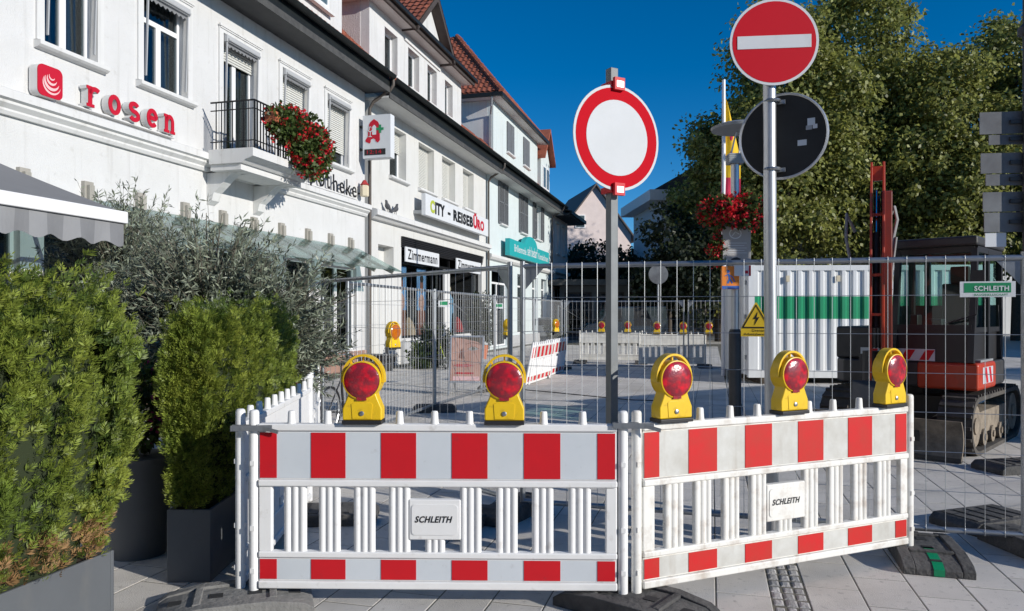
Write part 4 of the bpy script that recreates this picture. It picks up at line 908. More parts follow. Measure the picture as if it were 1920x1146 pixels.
# base plates
def base_plate(loc, rz, lab, m='rubber', tape=False):
    r = thing('base_plate', lab, 'base plate', loc, rz, 'rubber base plates under the barriers')
    a, b_ = .40, .20; b = MB()
    prof = [(-a, 0), (-a, .045), (-a + .05, .075), (-.17, .105), (.17, .105), (a - .05, .075), (a, .045), (a, 0)]
    for ya, yb in ((-b_, -.13), (.13, b_)): b.prism(prof, ya, yb)
    b.prism([(-a, 0), (-a, .04), (-a + .05, .068), (-.17, .092), (.17, .092), (a - .05, .068), (a, .04), (a, 0)], -.129, .129)
    for s in (-1, 1): b.box(s * .19 - .02, s * .19 + .02, -.128, .128, .05, .104)
    b.build('body', m, r, bevel=.006)
    for x in (-.3, -.1, .1, .3): MB().box(x - .035, x + .035, -.03, .03, .06, .096 if abs(x) < .2 else .0785).build('socket_shade', 'dark', r)  # dark raised blocks stand in for the shade inside the holes
    if tape: MB().prism([(.10, .096), (.17, .096), (.352, .072), (.404, .045), (.404, .004), (.401, .004), (.401, .042), (.35, .069), (.17, .0935), (.10, .0935)], -.03, .03).build('tape_mark', 'print_darkgreen', r)
    return r
base_plate((-1.49, 4.03, 0), math.radians(18), 'grey dusty rubber base plate under the joint by the trough hedge', 'rubber_pale')
base_plate((.66, 4.02, 0), math.radians(-38), 'dirty dark rubber base plate under the joint of the two striped barriers')
base_plate((2.72, 4.93, 0), math.radians(-107), 'black rubber base plate with green mark under the stained barrier end', 'rubber', True)
base_plate((-2.1, 8.16, 0), math.radians(5), 'rubber base plate under the far barrier end by the parked bicycles')
base_plate((2.25, 24.6, 0), math.radians(80), 'rubber base plate under the sunny far barrier'); base_plate((4.2, 24.27, 0), math.radians(80), 'rubber base plate under the inner end of the sunny far barrier'); base_plate((5.8, 22.5, 0), math.radians(80), 'rubber base plate under the greyish far barrier')
# coupling levers
def coupling(loc, rz, lab):
    r = thing('coupling_lever', lab, 'coupling', loc, rz, 'steel couplings joining barriers')
    b = MB(); b.bar((-.115, 0, 0), (.10, 0, .0), .006, .03); b.bar((-.115, .035, 0), (.02, .035, 0), .006, .03); b.bar((-.115, -.004, 0), (-.115, .04, 0), .006, .03); b.bar((.02, -.004, 0), (.02, .04, 0), .006, .03); b.bar((.05, 0, 0), (.135, -.012, -.022), .007, .02); b.tube([(-.06, -.005, 0), (-.06, .04, 0)], .008, 8); b.build('lever', 'steel', r)
coupling((-1.40, 4.035, bz(796)), math.radians(6), 'galvanised coupling lever at the barrier corner by the hedge')
coupling((.66, 4.0, bz(790)), math.radians(-4), 'galvanised coupling lever joining the clean and the stained barrier')

# ------------------------------------------------------------------ warning lamps
def lamp_proto(name, lensm):
    r = thing(name, 'lamp', 'warning lamp')
    MB().box(-.108, .108, -.055, .055, 0, .022).build('foot', 'black_plastic', r, bevel=.004)
    hw = [(-.107, .022), (.107, .022), (.107, .085), (.082, .145), (.075, .17)] ; cz, R_ = .238, .104
    ar = arc(0, cz, R_, R_, -44, 224, 28)
    MB().prism([(-.107, .022), (.107, .022), (.107, .085), (.084, .14)] + ar + [(-.084, .14), (-.107, .085)], -.045, .045).build('housing', 'lamp_yellow', r, bevel=.008)
    for s in (-1, 1):
        MB().prism([(-.052, .03), (.052, .03), (.058, .11), (.045, .118), (-.045, .118), (-.058, .11)], *sorted((s * .0452, s * .048))).build('battery_cover', 'lamp_yellow', r, bevel=.002)
        Mx = Matrix.Translation((0, 0, .06)) @ Matrix.Rotation(math.radians(90 * s), 4, 'X'); MB().lathe([(.013, .046), (.013, .053), (.009, .055)], 12, Mx).build('lock', 'steel', r, smooth=True)
        Mx = Matrix.Translation((0, 0, cz)) @ Matrix.Rotation(math.radians(90 * s), 4, 'X')
        rim = MB().lathe([(.1035, .04), (.1035, .052), (.098, .054), (.0965, .044)], 32, Mx).build('lens_rim', 'lamp_yellow', r, smooth=True)
        MB().lathe([(.0968, .044), (.0955, .053), (.085, .0595), (.064, .065), (.036, .0685), (.012, .0698), (.001, .07)], 36, Mx).build('lens', lensm, r, smooth=True)
        MB().box(-.026, .026, *sorted((s * .0455, s * .056)), .131, .149).build('lens_clip', lensm, r)
    b = MB(); oz = .012
    b.ribbon([(x, z) for x, z in arc(0, cz + .005, .112, .129, -8, 188, 26)], .012, -.03, .03)
    for a in (50, 90, 130, 20, 160):
        c_, s_ = math.cos(math.radians(a)), math.sin(math.radians(a)); b.bar((.1 * c_, 0, cz + .1 * s_), (.111 * c_, 0, cz + .005 + .128 * s_), .008, .02, (0, 1, 0))
    b.build('carrying_handle', 'lamp_yellow', r)
    return r
LG = 'warning lamps on the barriers'
lp = lamp_proto('warning_lamp', 'lens_red'); used = [False]
def put_lamp(loc, rz, lab, src=lp, flag=used, group=LG):
    o = src if not flag[0] else copy_tree(src); flag[0] = True
    o.location = loc; o.rotation_euler = (0, 0, rz); o['label'] = lab; o['group'] = group; return o
TOPZ = bz(789)
def on(p0, p1, px):       # point above a barrier's top rail seen at picture column px
    k = (px - CX) / F; d = (p1[0] - p0[0], p1[1] - p0[1]); t = (k * p0[1] - p0[0]) / (d[0] - k * d[1]); return Vector((p0[0] + d[0] * t, p0[1] + d[1] * t, TOPZ + .0)), math.atan2(d[1], d[0])
for (p0, p1, px, yaw, lab) in ((BA0, BA1, 682, 0, 'red warning lamp on the clean striped barrier, beside the hedge end'), (BA0, BA1, 946, 0, 'red warning lamp on the clean striped barrier, next to the ringed sign post'),
                               (BB0, BB1, 1259, 0, 'red warning lamp at the ringed sign end of the stained barrier'), (BB0, BB1, 1480, 2, 'red warning lamp on the stained barrier in front of the no-entry post'), (BB0, BB1, 1668, 6, 'red warning lamp at the excavator end of the stained barrier')):
    p, a = on(p0, p1, px); put_lamp(p, a + math.radians(yaw), lab)
for px, lab in ((1128, 'red lamp on the sunny far barrier, nearest the mint house side'), (1177, 'red lamp on the sunny far barrier, nearest its grey neighbour'), (1232, 'red lamp on the greyish far barrier, nearest its sunny neighbour'), (1281, 'red lamp at mid-length of the greyish far barrier'), (1329, 'red lamp on the greyish far barrier, nearest the iron chair')):
    p, a = on((2.2, 24.6), (4.25, 24.25), px) if px < 1190 else on((3.85, 22.75), (5.85, 22.5), px); put_lamp(p, a, lab, group='warning lamps on the far barriers')
lpa = lamp_proto('amber_lamp', 'lens_amber'); ua = [False]
# ------------------------------------------------------------------ traffic signs
def disc(parent, name, m, r, y0, y1, n=48, M_=None):
    b = MB(); b.lathe([(r, y0), (r, y1)], n, Matrix.Rotation(math.radians(90), 4, 'X')); 
    if M_: b.xf(M_)
    return b.build(name, m, parent, smooth=True)
s1 = thing('ring_sign', 'round white sign with broad red ring on a slim steel post', 'road sign', (.58, 4.31, 0), math.radians(29))
MB().box(-.026, .026, -.02, .032, .06, 3.02).build('post', 'post_steel', s1, bevel=.004)
zc = 1.6 + (590 - 259) / 1400 * 4.27
d0 = disc(s1, 'plate', 'sign_face', .302, .040, .046); disc(s1, 'ring', 'sign_ring', .286, .0465, .0475); disc(s1, 'field', 'sign_face', .216, .048, .049)
for o in list(s1.children):
    if o.name.split('.')[0] in ('plate', 'ring', 'field'): o.location = (0, 0, zc)
for z in (zc + .30, zc - .30):
    b = MB(); b.box(-.035, .035, -.072, -.05, z - .03, z + .04); b.box(-.045, .045, -.05, .05, z - .012, z + .022); b.build('clamp', 'foil_red', s1); MB().box(-.022, .026, -.0735, -.0725, z - .015, z + .02).build('clamp_bolt', 'steel', s1)
pb = gr(1447, 1004); pb = Vector((1.835, 5.27, 0))
s2 = thing('no_entry_sign', 'round red no-entry sign with white bar on a tall round post', 'road sign', pb, math.radians(-6))
ztop = H + (HY - 78) / F * 5.2
MB().tube([(0, 0, 0), (-.012, 0, 2.0), (-.02, 0, ztop + .2)], .044, 16).build('post', 'alu', s2, smooth=True)
b = MB(); disc(s2, 'plate', 'sign_white', .302, .055, .062); disc(s2, 'red_field', 'sign_red', .284, .0625, .0635)
bar_ = MB().box(-.25, .25, -.0665, -.064, -.045, .045).build('white_bar', 'sign_white', s2)
for o in list(s2.children):
    if o.name.split('.')[0] in ('plate', 'red_field', 'white_bar'): o.location = (0, 0, ztop)
b = MB()
for z in (ztop - .2, ztop + .2): b.box(-.06, .06, -.054, .05, z - .015, z + .015)
b.build('clamp', 'steel', s2)
bs = thing('reversed_sign', 'dark back of a round sign with two stickers, clamped behind the no-entry post', 'road sign', pb + Vector((0, .0, 0)), math.radians(149))
zb2 = H + (HY - 258) / F * 5.33
dd = disc(bs, 'plate', 'sign_back', .29, .066, .072); rm = MB(); n = 48
rm.tube([(.298 * math.cos(2 * math.pi * i / n), -.066, .298 * math.sin(2 * math.pi * i / n)) for i in range(n)], .010, 6, closed=True); rmo = rm.build('rim', 'alu', bs, smooth=True)
dd.location = rmo.location = (-.06, 0, zb2)
for (x, z, w, h, m) in ((-.25, .08, .05, .05, 'foil_white'), (-.275, .045, .03, .03, 'sign_white'), (-.235, .04, .04, .03, 'steel'), (-.19, -.06, .06, .04, 'foil_white')):
    MB().box(x - w / 2, x + w / 2, -.0655, -.064, zb2 + z - h / 2, zb2 + z + h / 2).build('sticker', m, bs)
b = MB()
for z in (zb2 - .24, zb2 + .24): b.tube([(.05 * math.cos(a), .05 * math.sin(a), z) for a in [i * math.pi / 8 for i in range(16)]], .012, 6, closed=True); b.box(-.08, .02, -.066, -.045, z - .014, z + .014)
b.build('clamp', 'steel', bs)
# backs of direction signs at the right edge
ds = thing('direction_sign_post', 'dark post with three pairs of grey direction sign backs', 'direction sign', (5.25, 7.6, 0), math.radians(-8))
MB().tube([(0, 0, 0), (0, 0, 4.9)], .045, 12).build('post', 'digger_grey', ds, smooth=True)
MB().lathe([(.09, 4.45), (.09, 4.52), (.05, 4.56)], 12).build('collar', 'digger_grey', ds, smooth=True)
for (z0, z1, x0, y) in ((3.46, 3.69, -.43, .05), (3.35, 3.455, -.34, .056), (3.055, 3.267, -.42, .05), (2.93, 3.05, -.37, .056), (2.66, 2.865, -.40, .05), (2.45, 2.655, -.385, .056)):
    MB().box(x0, .62, y, y + .012, z0, z1 - .004).build('sign_plate', 'sign_grey', ds)
    b = MB(); b.box(-.15, .15, y - .03, y - .001, (z0 + z1) / 2 - .02, (z0 + z1) / 2 + .02); b.build('sign_rail', 'digger_grey', ds)
MB().box(-.37, -.17, .068, .08, 2.30, 2.445).build('sign_plate', 'sign_white', ds)

# ------------------------------------------------------------------ mesh fences
def fence(p0, p1, lab, group='mesh fence panels', wires=True, sp=.118):
    p0, p1 = Vector((*p0, 0)), Vector((*p1, 0)); d = p1 - p0; L = d.length; r = thing('mesh_fence', lab, 'fence', p0, math.atan2(d.y, d.x), group)
    z0, z1 = .13, 2.0; R_ = .021
    for x in (.0, L - .05): MB().tube([(x + .025, 0, .05), (x + .025, 0, z1 + .02)], R_, 10).build('post', 'steel', r, smooth=True)
    for z, n in ((z1 - .02, 'top_rail'), (z0, 'bottom_rail')): MB().tube([(.025, 0, z), (L - .025, 0, z)], R_ * .95, 10).build(n, 'steel', r, smooth=True)
    b = MB(); n = int(L / sp); rw = .0021
    for i in range(1, n): x = .025 + (L - .05) * i / n; b.tube([(x, -.02, z0 - .02), (x, -.02, z1 + .003)], rw, 4)
    for k in range(1, 7): z = z0 + (z1 - z0) * k / 7; b.tube([(.02, -.024, z), (L - .02, -.024, z)], rw, 4)
    b.build('wire_mesh', 'wire', r)
    for x, s in ((.05, 1), (L - .05, -1)): MB().prism([(x, z1 - .04), (x + s * .14, z1 - .04), (x, z1 - .2)], -.004, .004).build('gusset', 'steel', r)
    return r
FP = (.06, 5.9)
fence(FP, (3.44, 4.97), 'mesh fence panel behind the stained barrier, carrying the green company plate')
fence((-2.18, 8.55), (.0, 5.95), 'mesh fence panel from the ringed sign back towards the olive tree')
fence((3.47, 4.96), (6.6, 6.3), 'mesh fence panel running on past the excavator')
Q = [(-1.98, 8.95), (-1.27, 12.25), (-.36, 15.5), (.55, 18.75), (1.45, 21.6)]
for i, lab in enumerate(('mesh fence panel in front of the pharmacy end, behind the bicycles', 'mesh fence panel beside the portrait stand', 'mesh fence panel beside the nearer leaning stack', 'mesh fence panel past the leaning stacks')):
    fence(Q[i], Q[i + 1], lab)
fence((1.5, 21.65), (4.9, 21.2), 'mesh fence panel in front of the sunny far barrier'); fence((4.98, 21.2), (7.2, 20.2), 'mesh fence panel reaching to the white container')
def fence_foot(loc, rz, lab):
    r = thing('rubber_stand', lab, 'fence foot', loc, rz, 'rubber feet under the mesh fences'); b = MB()
    prof = [(-.36, 0), (-.36, .07), (-.30, .125), (.30, .125), (.36, .07), (.36, 0)]
    b.prism(prof, -.12, .12); b.build('body', 'rubber', r, bevel=.008)
    for x in (-.24, -.16, .16, .24): MB().lathe([(.03, .11), (.03, .1265)], 10, Matrix.Translation((x, 0, 0))).build('socket_shade', 'dark', r)  # dark discs painted in place of shaded post holes
for (x, y, a, lab) in ((.03, 5.93, 60, 'black fence foot where two mesh panels meet behind the ringed sign'), (3.46, 4.97, 95, 'black fence foot beside the marked base plate'), (-2.18, 8.56, 30, 'black fence foot near the parked bicycles'),
                       (-1.98, 8.93, 0, 'black fence foot in front of the pharmacy end'), (-1.27, 12.25, 5, 'black fence foot by the portrait stand'), (-.36, 15.5, 5, 'black fence foot by the nearer leaning stack'), (.55, 18.75, 5, 'black fence foot by the farther leaning stack'),
                       (1.47, 21.62, 60, 'black fence foot at the fence corner before the far barriers'), (4.94, 21.2, 80, 'black fence foot before the greyish far barrier'), (6.6, 6.3, 90, 'black fence foot past the excavator')): fence_foot((x, y, 0), math.radians(a), lab)
for i, (px, py, lab) in enumerate(((1850, 985, 'flat black rubber slab on the paving behind the marked base plate'), (1905, 882, 'black rubber block beside the excavator track'), (620, 975, 'low black rubber block behind the clean barrier'), (860, 985, 'black rubber block in the shade behind the clean barrier'))):
    p = gr(px, py); r = thing('rubber_block', lab, 'rubber block', p, math.radians((20, 12, 5, 75)[i]))
    b = MB(); b.prism([(-.36, 0), (-.36, .05), (-.31, .09), (.31, .09), (.36, .05), (.36, 0)], -.2, .2); b.build('body', 'rubber', r, bevel=.008)
    b = MB()
    for k in range(5): b.box(-.28 + k * .12, -.2 + k * .12, -.15, .15, .08, .097)
    b.build('tread', 'rubber', r)
# company plate and warning triangle on the near fence
def onfence(px, py):
    p0, p1 = Vector((*FP, 0)), Vector((3.44, 4.97, 0)); k = (px - CX) / F; d = p1 - p0; t = (k * p0.y - p0.x) / (d.x - k * d.y); p = p0 + d * t
    return Vector((p.x, p.y, H + (HY - py) / F * p.y)), math.atan2(d.y, d.x)
p, a = onfence(1846, 542); cp = thing('company_plate', 'white and green plate reading SCHLEITH wired to the near fence', 'sign', p + Vector((0, -.03, 0)), a)
MB().box(-.165, .165, -.004, 0, -.055, .05).build('plate', 'sign_white', cp); MB().box(-.14, .138, -.0055, -.0045, -.025, .04).build('green_field', 'print_green', cp)
text_mesh('SCHLEITH', .205, .034, bold=.03).xf(Matrix.Translation((-.08, -.006, -.014))).build('lettering', 'sign_white', cp); text_mesh('BAUGESELLSCHAFT', .2, .014, bold=.01).xf(Matrix.Translation((-.08, -.0045, -.047))).build('lettering', 'print_green', cp)
p, a = onfence(1415, 600); wt = thing('danger_sign', 'yellow triangular danger sign with lightning bolt hung on the near fence', 'sign', p + Vector((0, -.03, 0)), a)
MB().prism([(-.105, -.12), (.105, -.12), (.105, -.06), (.006, .125), (-.006, .125), (-.105, -.06)], -.004, 0).build('plate', 'print_yellow', wt)
b = MB(); b.ribbon([(-.09, -.052), (0, .107), (.09, -.052)], .010, -.006, -.0045); b.ribbon([(-.095, -.055), (.095, -.055)], .010, -.0062, -.0045); b.prism([(.012, .06), (-.022, .005), (-.002, .008), (-.012, -.04), (.024, .022), (.004, .018)], -.006, -.0045); b.build('symbol', 'print_black', wt)
text_mesh('Grenze', .09, .019, bold=.01).xf(Matrix.Translation((-.03, -.0045, -.085))).build('lettering', 'print_black', wt); text_mesh('Arbeitsbereich', .17, .019, bold=.01).xf(Matrix.Translation((-.085, -.0045, -.112))).build('lettering', 'print_black', wt)
for (px, py, i, t, lab) in ((796, 567, 1, .10, 'small green and white plate on the fence by the portrait stand'), (917, 569, 2, .06, 'small green and white plate on the fence by the nearer leaning stack')):
    p0, p1 = Vector((*Q[i], 0)), Vector((*Q[i + 1], 0)); p = p0.lerp(p1, t); d = p1 - p0; sp_ = thing('fence_plate', lab, 'sign', (p.x + .03, p.y - .01, 1.78), math.atan2(d.y, d.x) - math.radians(60), 'small company plates')
    MB().box(-.09, .09, -.004, 0, -.055, .055).build('plate', 'sign_white', sp_); MB().box(-.06, .07, -.0055, -.0045, -.02, .04).build('green_field', 'print_green', sp_)

# ------------------------------------------------------------------ hedges in troughs
def trough_hedge(loc, rz, w, l, zt, zp, lab, labp, n, seed, flare=.14, dry=True):
    rg = np.random.default_rng(seed)
    p = thing('trough', labp, 'planter', loc, rz)
    b = MB(); t = .02
    b.box(-w, 0, 0, t, 0, zp); b.box(-w, 0, l - t, l, 0, zp); b.box(-w, -w + t, t, l - t, 0, zp); b.box(-t, 0, t, l - t, 0, zp); b.box(-w + t, -t, t, l - t, 0, .05)
    b.build('box', 'planter', p, bevel=.006); MB().box(-w + t, -t, t, l - t, .06, zp - .05).build('soil', 'soil', p)
    h = thing('thuja_hedge', lab, 'hedge', Vector(loc) + Vector((0, 0, zp - .05)), rz)
    hh = zt - zp + .05; b = MB()
    def ext(z):      # half sizes around centre at height z (0..1)
        k = np.clip(z, 0, 1); f = .55 + .6 * np.sin(np.clip(k * 1.25 + .18, 0, 1.35) * 1.35) ; return f * np.where(k > .82, 1 - (k - .82) * 2.1, 1.0)
    cx_, cy_ = -w / 2, l / 2; hw, hl = w / 2 + flare, l / 2 + flare * .8
    nz = 8; ring = []
    for i in range(nz + 1):
        k = i / nz; f = float(ext(np.array(k))) * .80; 
        for j in range(16):
            a = 2 * math.pi * j / 16; ca, sa = math.cos(a), math.sin(a); q = 1 / max(abs(ca), abs(sa)); q = min(q, 1.25)
            ring.append((cx_ + hw * f * ca * q, cy_ + (hl * .86 * (.8 + .2 * f)) * sa * q, .02 + k * hh * .9))
    fs = [(i * 16 + j, i * 16 + (j + 1) % 16, (i + 1) * 16 + (j + 1) % 16, (i + 1) * 16 + j) for i in range(nz) for j in range(16)] + [tuple(range(nz * 16, nz * 16 + 16))]
    b.add(ring, fs); b.build('dark_core', 'hedge_core', h)  # solid dark core added inside the hedge to block light
    # sprays
    k = rg.uniform(0, 1, n) ** .9; a = rg.uniform(0, 2 * np.pi, n); ca, sa = np.cos(a), np.sin(a); q = np.minimum(1 / np.maximum(np.abs(ca), np.abs(sa)), 1.22)
    f = ext(k); yy_ = hl * sa * q; ph = 2 * np.pi * yy_ / .34 + .9 * np.sin(yy_ * 3.1); lump = 1 + .15 * np.cos(ph) + .07 * np.sin(a * 5 + k * 9) + .08 * np.sin(k * 23 + a * 3) + .07 * rg.normal(size=n); dep = rg.uniform(.72, 1.0, n)
    top = rg.random(n) < .16; k = np.where(top, 1 - .06 * rg.random(n), k); dep = np.where(top, np.sqrt(rg.random(n)), dep)
    P = np.stack([cx_ + hw * f * ca * q * lump * dep, cy_ + hl * (.8 + .2 * f) * sa * q * np.where(top, dep, .9 + .1 * lump * dep), .05 + k * hh * (1 + .085 * np.cos(ph) * (k > .7) + .03 * np.sin(a * 4 + 1) + .04 * rg.normal(size=n) * (k > .8))], 1)
    out = np.stack([ca, sa, 0 * a], 1); D = nrm(out * .75 + np.array([0, 0, .95]) + rg.normal(size=(n, 3)) * .34)
    Nn = nrm(np.cross(D, rg.normal(size=(n, 3)))); Sd = np.cross(Nn, D)
    m = 11; LP = []; LD = []; LL = []
    sz = rg.uniform(.035, .068, n)
    for i in range(m):
        tt = i / (m - 1); side = 0 if i == m - 1 else (1 if i % 2 else -1)
        LP.append(P + D * (sz * tt * .75)[:, None] + Nn * (rg.normal(size=n) * .004)[:, None]); ang = .85 * (1 - .45 * tt) * side
        LD.append(D * math.cos(ang) + Sd * math.sin(ang)); LL.append(sz * (.62 - .28 * tt) * rg.uniform(.7, 1.2, n))
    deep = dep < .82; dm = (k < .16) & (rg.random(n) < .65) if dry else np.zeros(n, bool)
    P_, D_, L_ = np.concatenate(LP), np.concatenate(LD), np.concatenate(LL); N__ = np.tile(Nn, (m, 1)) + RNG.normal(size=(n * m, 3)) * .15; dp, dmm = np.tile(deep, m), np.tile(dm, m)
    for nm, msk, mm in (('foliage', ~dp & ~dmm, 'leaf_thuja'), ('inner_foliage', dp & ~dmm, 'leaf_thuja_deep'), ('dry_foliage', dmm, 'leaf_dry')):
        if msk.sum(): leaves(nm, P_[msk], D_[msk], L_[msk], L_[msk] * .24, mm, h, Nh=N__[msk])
    b = MB()
    for i in range(7): y = .12 + (l - .24) * i / 6; x = cx_ + random.uniform(-.05, .05); b.tube([(x, y, 0), (x + random.uniform(-.03, .03), y + random.uniform(-.03, .03), hh * .5)], [.02, .01], 6)
    b.build('stem', 'bark', h)
aU = PHI - math.pi / 2
def place_hedge(corner, ang, w, l, *a, **k):     # corner = right front corner; hedge runs away along ang
    trough_hedge((corner[0], corner[1], 0), ang - math.pi / 2, w, l, *a, **k)
c1 = Vector((-1.97, 3.70, 0)); dr = Vector((S_, C_, 0)); c1f = c1 - dr * 1.45
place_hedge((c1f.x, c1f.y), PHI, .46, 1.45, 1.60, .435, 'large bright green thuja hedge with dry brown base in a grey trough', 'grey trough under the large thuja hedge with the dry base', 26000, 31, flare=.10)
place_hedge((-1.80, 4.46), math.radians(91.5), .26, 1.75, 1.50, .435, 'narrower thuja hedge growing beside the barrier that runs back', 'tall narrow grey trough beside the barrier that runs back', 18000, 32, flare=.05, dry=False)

# ------------------------------------------------------------------ olive trees
def olive(name, lab, base, lobes, n, seed, trunk=.06, potlab=None, zc=1.0, ls=.075):
    rg = np.random.default_rng(seed); r = thing(name, lab, 'olive tree', Vector(base) + Vector((0, 0, .42)), 0)
    p = thing('plant_pot', potlab, 'pot', base); MB().lathe([(.20, 0), (.27, .40), (.29, .42), (.29, .46), (.26, .46), (.25, .43)], 20).build('pot', 'planter', p, smooth=True); MB().lathe([(.24, .36), (.24, .44)], 16).build('soil', 'soil', p)
    b = MB(); b.tube([(0, 0, 0), (.03, .02, zc * .5), (-.02, 0, zc)], [trunk, trunk * .85, trunk * .7], 8); PP, DD, NH = [], [], []
    for (c, rr) in lobes:
        c, rr = np.array(c), np.array(rr); nb_ = max(5, int(n * rr[0] * rr[2])); 
        for i in range(nb_):
            q = rg.normal(size=3); q /= np.linalg.norm(q); e = c + q * rr * rg.uniform(.55, 1.12); st = c + (np.array([0, 0, zc]) - c) * .35 + q * rr * .15
            dirv = e - st; ln_ = np.linalg.norm(dirv); dirv /= ln_; tw = min(.55, ln_ * .8); bend = np.array([0, 0, rg.uniform(-.12, .18)]) + rg.normal(size=3) * .04
            if i % 5 == 0: b.tube([tuple(np.array([0, 0, zc])), tuple(st), tuple(e)], [.022, .012, .003], 4)
            else: b.tube([tuple(e - dirv * tw), tuple(e - dirv * tw * .4 + bend * .4), tuple(e + bend)], [.004, .003, .0015], 3)
            m = 34; t = rg.uniform(0, 1, m); base_ = e - dirv * tw * (1 - t)[:, None] + bend * (t ** 2)[:, None]
            PP.append(base_); DD.append(dirv + rg.normal(size=(m, 3)) * .75); NH.append(np.tile(q, (m, 1)) * .5 + rg.normal(size=(m, 3)) * .6)
    b.build('branches', 'bark_olive', r); P, D = np.concatenate(PP), np.concatenate(DD)
    leaves('foliage', P, D, rg.uniform(.7, 1.25, len(P)) * ls, rg.uniform(.15, .24, len(P)) * ls, 'leaf_olive', r, fold=.1, Nh=np.concatenate(NH))
    return r
def O3(x, y, z, rx, ry, rz_): return ((x, y, z), (rx, ry, rz_))
ob = Vector((-2.85, 7.0, 0))
olive('olive_tree', 'wide grey-green olive tree behind the thuja hedges', ob, [O3(.0, 0, 1.55, .75, .7, .55), O3(-.6, .1, 1.25, .6, .6, .5), O3(.75, 0, 1.25, .6, .6, .5), O3(.55, -.1, .75, .65, .5, .4), O3(-.2, -.1, .85, .7, .6, .45), O3(-.9, .1, .75, .55, .55, .45), O3(.95, .1, .85, .4, .4, .35)], 950, 41, potlab='grey pot holding the wide olive tree', zc=.55)
olive('olive_tree', 'smaller olive tree beside the grey awning with sprigs above its edge', (-4.9, 9.35, 0), [O3(0, 0, 2.0, .8, .6, .75), O3(.5, 0, 1.5, .6, .6, .5), O3(-.6, 0, 1.4, .7, .6, .6), O3(-.3, -.2, .9, .8, .6, .5)], 520, 42, potlab='grey pot holding the smaller olive tree', zc=.8, ls=.09)
fp = thing('flower_tub', 'pink and cream flowers in a low tub between the two thuja hedges', 'flowers', (-2.5, 5.0, 0))
MB().lathe([(.17, 0), (.22, .62), (.24, .66), (.20, .66)], 18).build('tub', 'planter', fp, smooth=True); blooms(fp, np.array([0, 0, 1.0]), np.array([.24, .24, .28]), 1500, 40, leaf='leaf_green', bl_='blossom_pink', ls=.055, fs=.04)

# ------------------------------------------------------------------ grey awning
aw = house('folding_awning', 'grey fabric awning with white front bar and scalloped valance', 'awning', 5.0)
ua0, ua1 = 1.0, 7.25; yp = -3.0; zf, zw_ = 2.80, 3.95
n = 30; b = MB()
for i in range(n):
    a, c = ua0 + (ua1 - ua0) * i / n, ua0 + (ua1 - ua0) * (i + 1) / n; pr = [(yp * t, zw_ + (zf - zw_) * t - .03 * math.sin(math.pi * t)) for t in [k / 8 for k in range(9)]]
    for p, q in zip(pr[:-1], pr[1:]): b.poly([(a, p[0], p[1]), (c, p[0], p[1]), (c, q[0], q[1]), (a, q[0], q[1])])
b.build('fabric', 'awning', aw, smooth=True)
MB().box(ua0, ua1 + .03, yp - .07, yp + .03, 2.66, 2.80).build('front_bar', 'frame', aw, bevel=.012)
b1, b2 = MB(), MB(); m = 120
for i in range(m):
    a, c = ua0 + (ua1 - ua0) * i / m, ua0 + (ua1 - ua0) * (i + 1) / m
    zz = lambda u: 2.66 - .25 - .028 * math.sin((ua1 - u) * 2 * math.pi / .36); yy = lambda u, s: yp - .03 - .02 * math.sin((ua1 - u) * 2 * math.pi / .5) * s
    tgt = b1 if int((ua1 - c + .001) / .2) % 2 else b2
    tgt.add([(a, yp - .03, 2.662), (c, yp - .03, 2.662), (c, yy(c, .5), 2.53), (a, yy(a, .5), 2.53), (c, yy(c, 1), zz(c)), (a, yy(a, 1), zz(a))], [(0, 1, 2, 3), (3, 2, 4, 5)])
b1.build('valance', 'awning_light', aw, kind='stuff'); b2.build('valance_stripe', 'awning', aw, kind='stuff')
MB().box(ua0, ua1, -.2, -.002, 3.86, 4.04).build('cassette', 'frame', aw); b = MB()
for u in (2.5, 6.4): b.bar((u, -.15, 3.82), (u + .5, -1.5, 3.2), .05, .07); b.bar((u + .5, -1.5, 3.2), (u, yp + .05, 2.74), .05, .07)
b.build('folding_arm', 'frame', aw)

# ------------------------------------------------------------------ container
ct = thing('site_container', 'white corrugated site container with a broad green stripe', 'container', (5.48, 17.3, 0), math.radians(-2.5))
CL, CH_, CD = 6.06, 2.62, 2.4; z0 = .14
b = MB(); n = 21; pr = []
per = (CL - .3) / n; x = .15
for i in range(n): pr += [(x, 0), (x + per * .30, 0), (x + per * .45, .045), (x + per * .85, .045), (x + per, 0)]; x += per
bands = [(z0 + .17, 1.50, 'container'), (1.50, 2.02, 'paint_green'), (2.02, z0 + CH_ - .14, 'container')]
for k, (za, zb_, mm) in enumerate(bands):
    b = MB()
    for p, q in zip(pr[:-1], pr[1:]): b.poly([(p[0], p[1], za), (q[0], q[1], za), (q[0], q[1], zb_), (p[0], p[1], zb_)])
    b.build('corrugated_wall' if k != 1 else 'green_stripe', mm, ct)
b = MB(); b.box(0, .15, -.01, .14, z0, z0 + CH_); b.box(CL - .15, CL, -.01, .14, z0, z0 + CH_); b.box(.15, CL - .15, -.005, .1, z0 + CH_ - .14, z0 + CH_ - .02); b.box(.15, CL - .15, -.005, .1, z0, z0 + .17)
b.box(0, .14, CD - .14, CD, z0, z0 + CH_); b.box(CL - .14, CL, CD - .14, CD, z0, z0 + CH_); b.build('frame', 'container', ct)
MB().box(.02, CL - .02, .12, CD - .02, z0 + CH_ - .05, z0 + CH_ - .021).build('roof', 'container', ct); MB().box(.03, CL - .03, CD - .1, CD - .05, z0, z0 + CH_ - .06).build('back_wall', 'container', ct)
MB().box(-.002, .03, .141, CD - .141, z0 + .05, z0 + CH_ - .06).build('door', 'container', ct); MB().box(CL - .03, CL + .002, .141, CD - .141, z0 + .05, z0 + CH_ - .06).build('end_wall', 'container', ct)
b = MB()
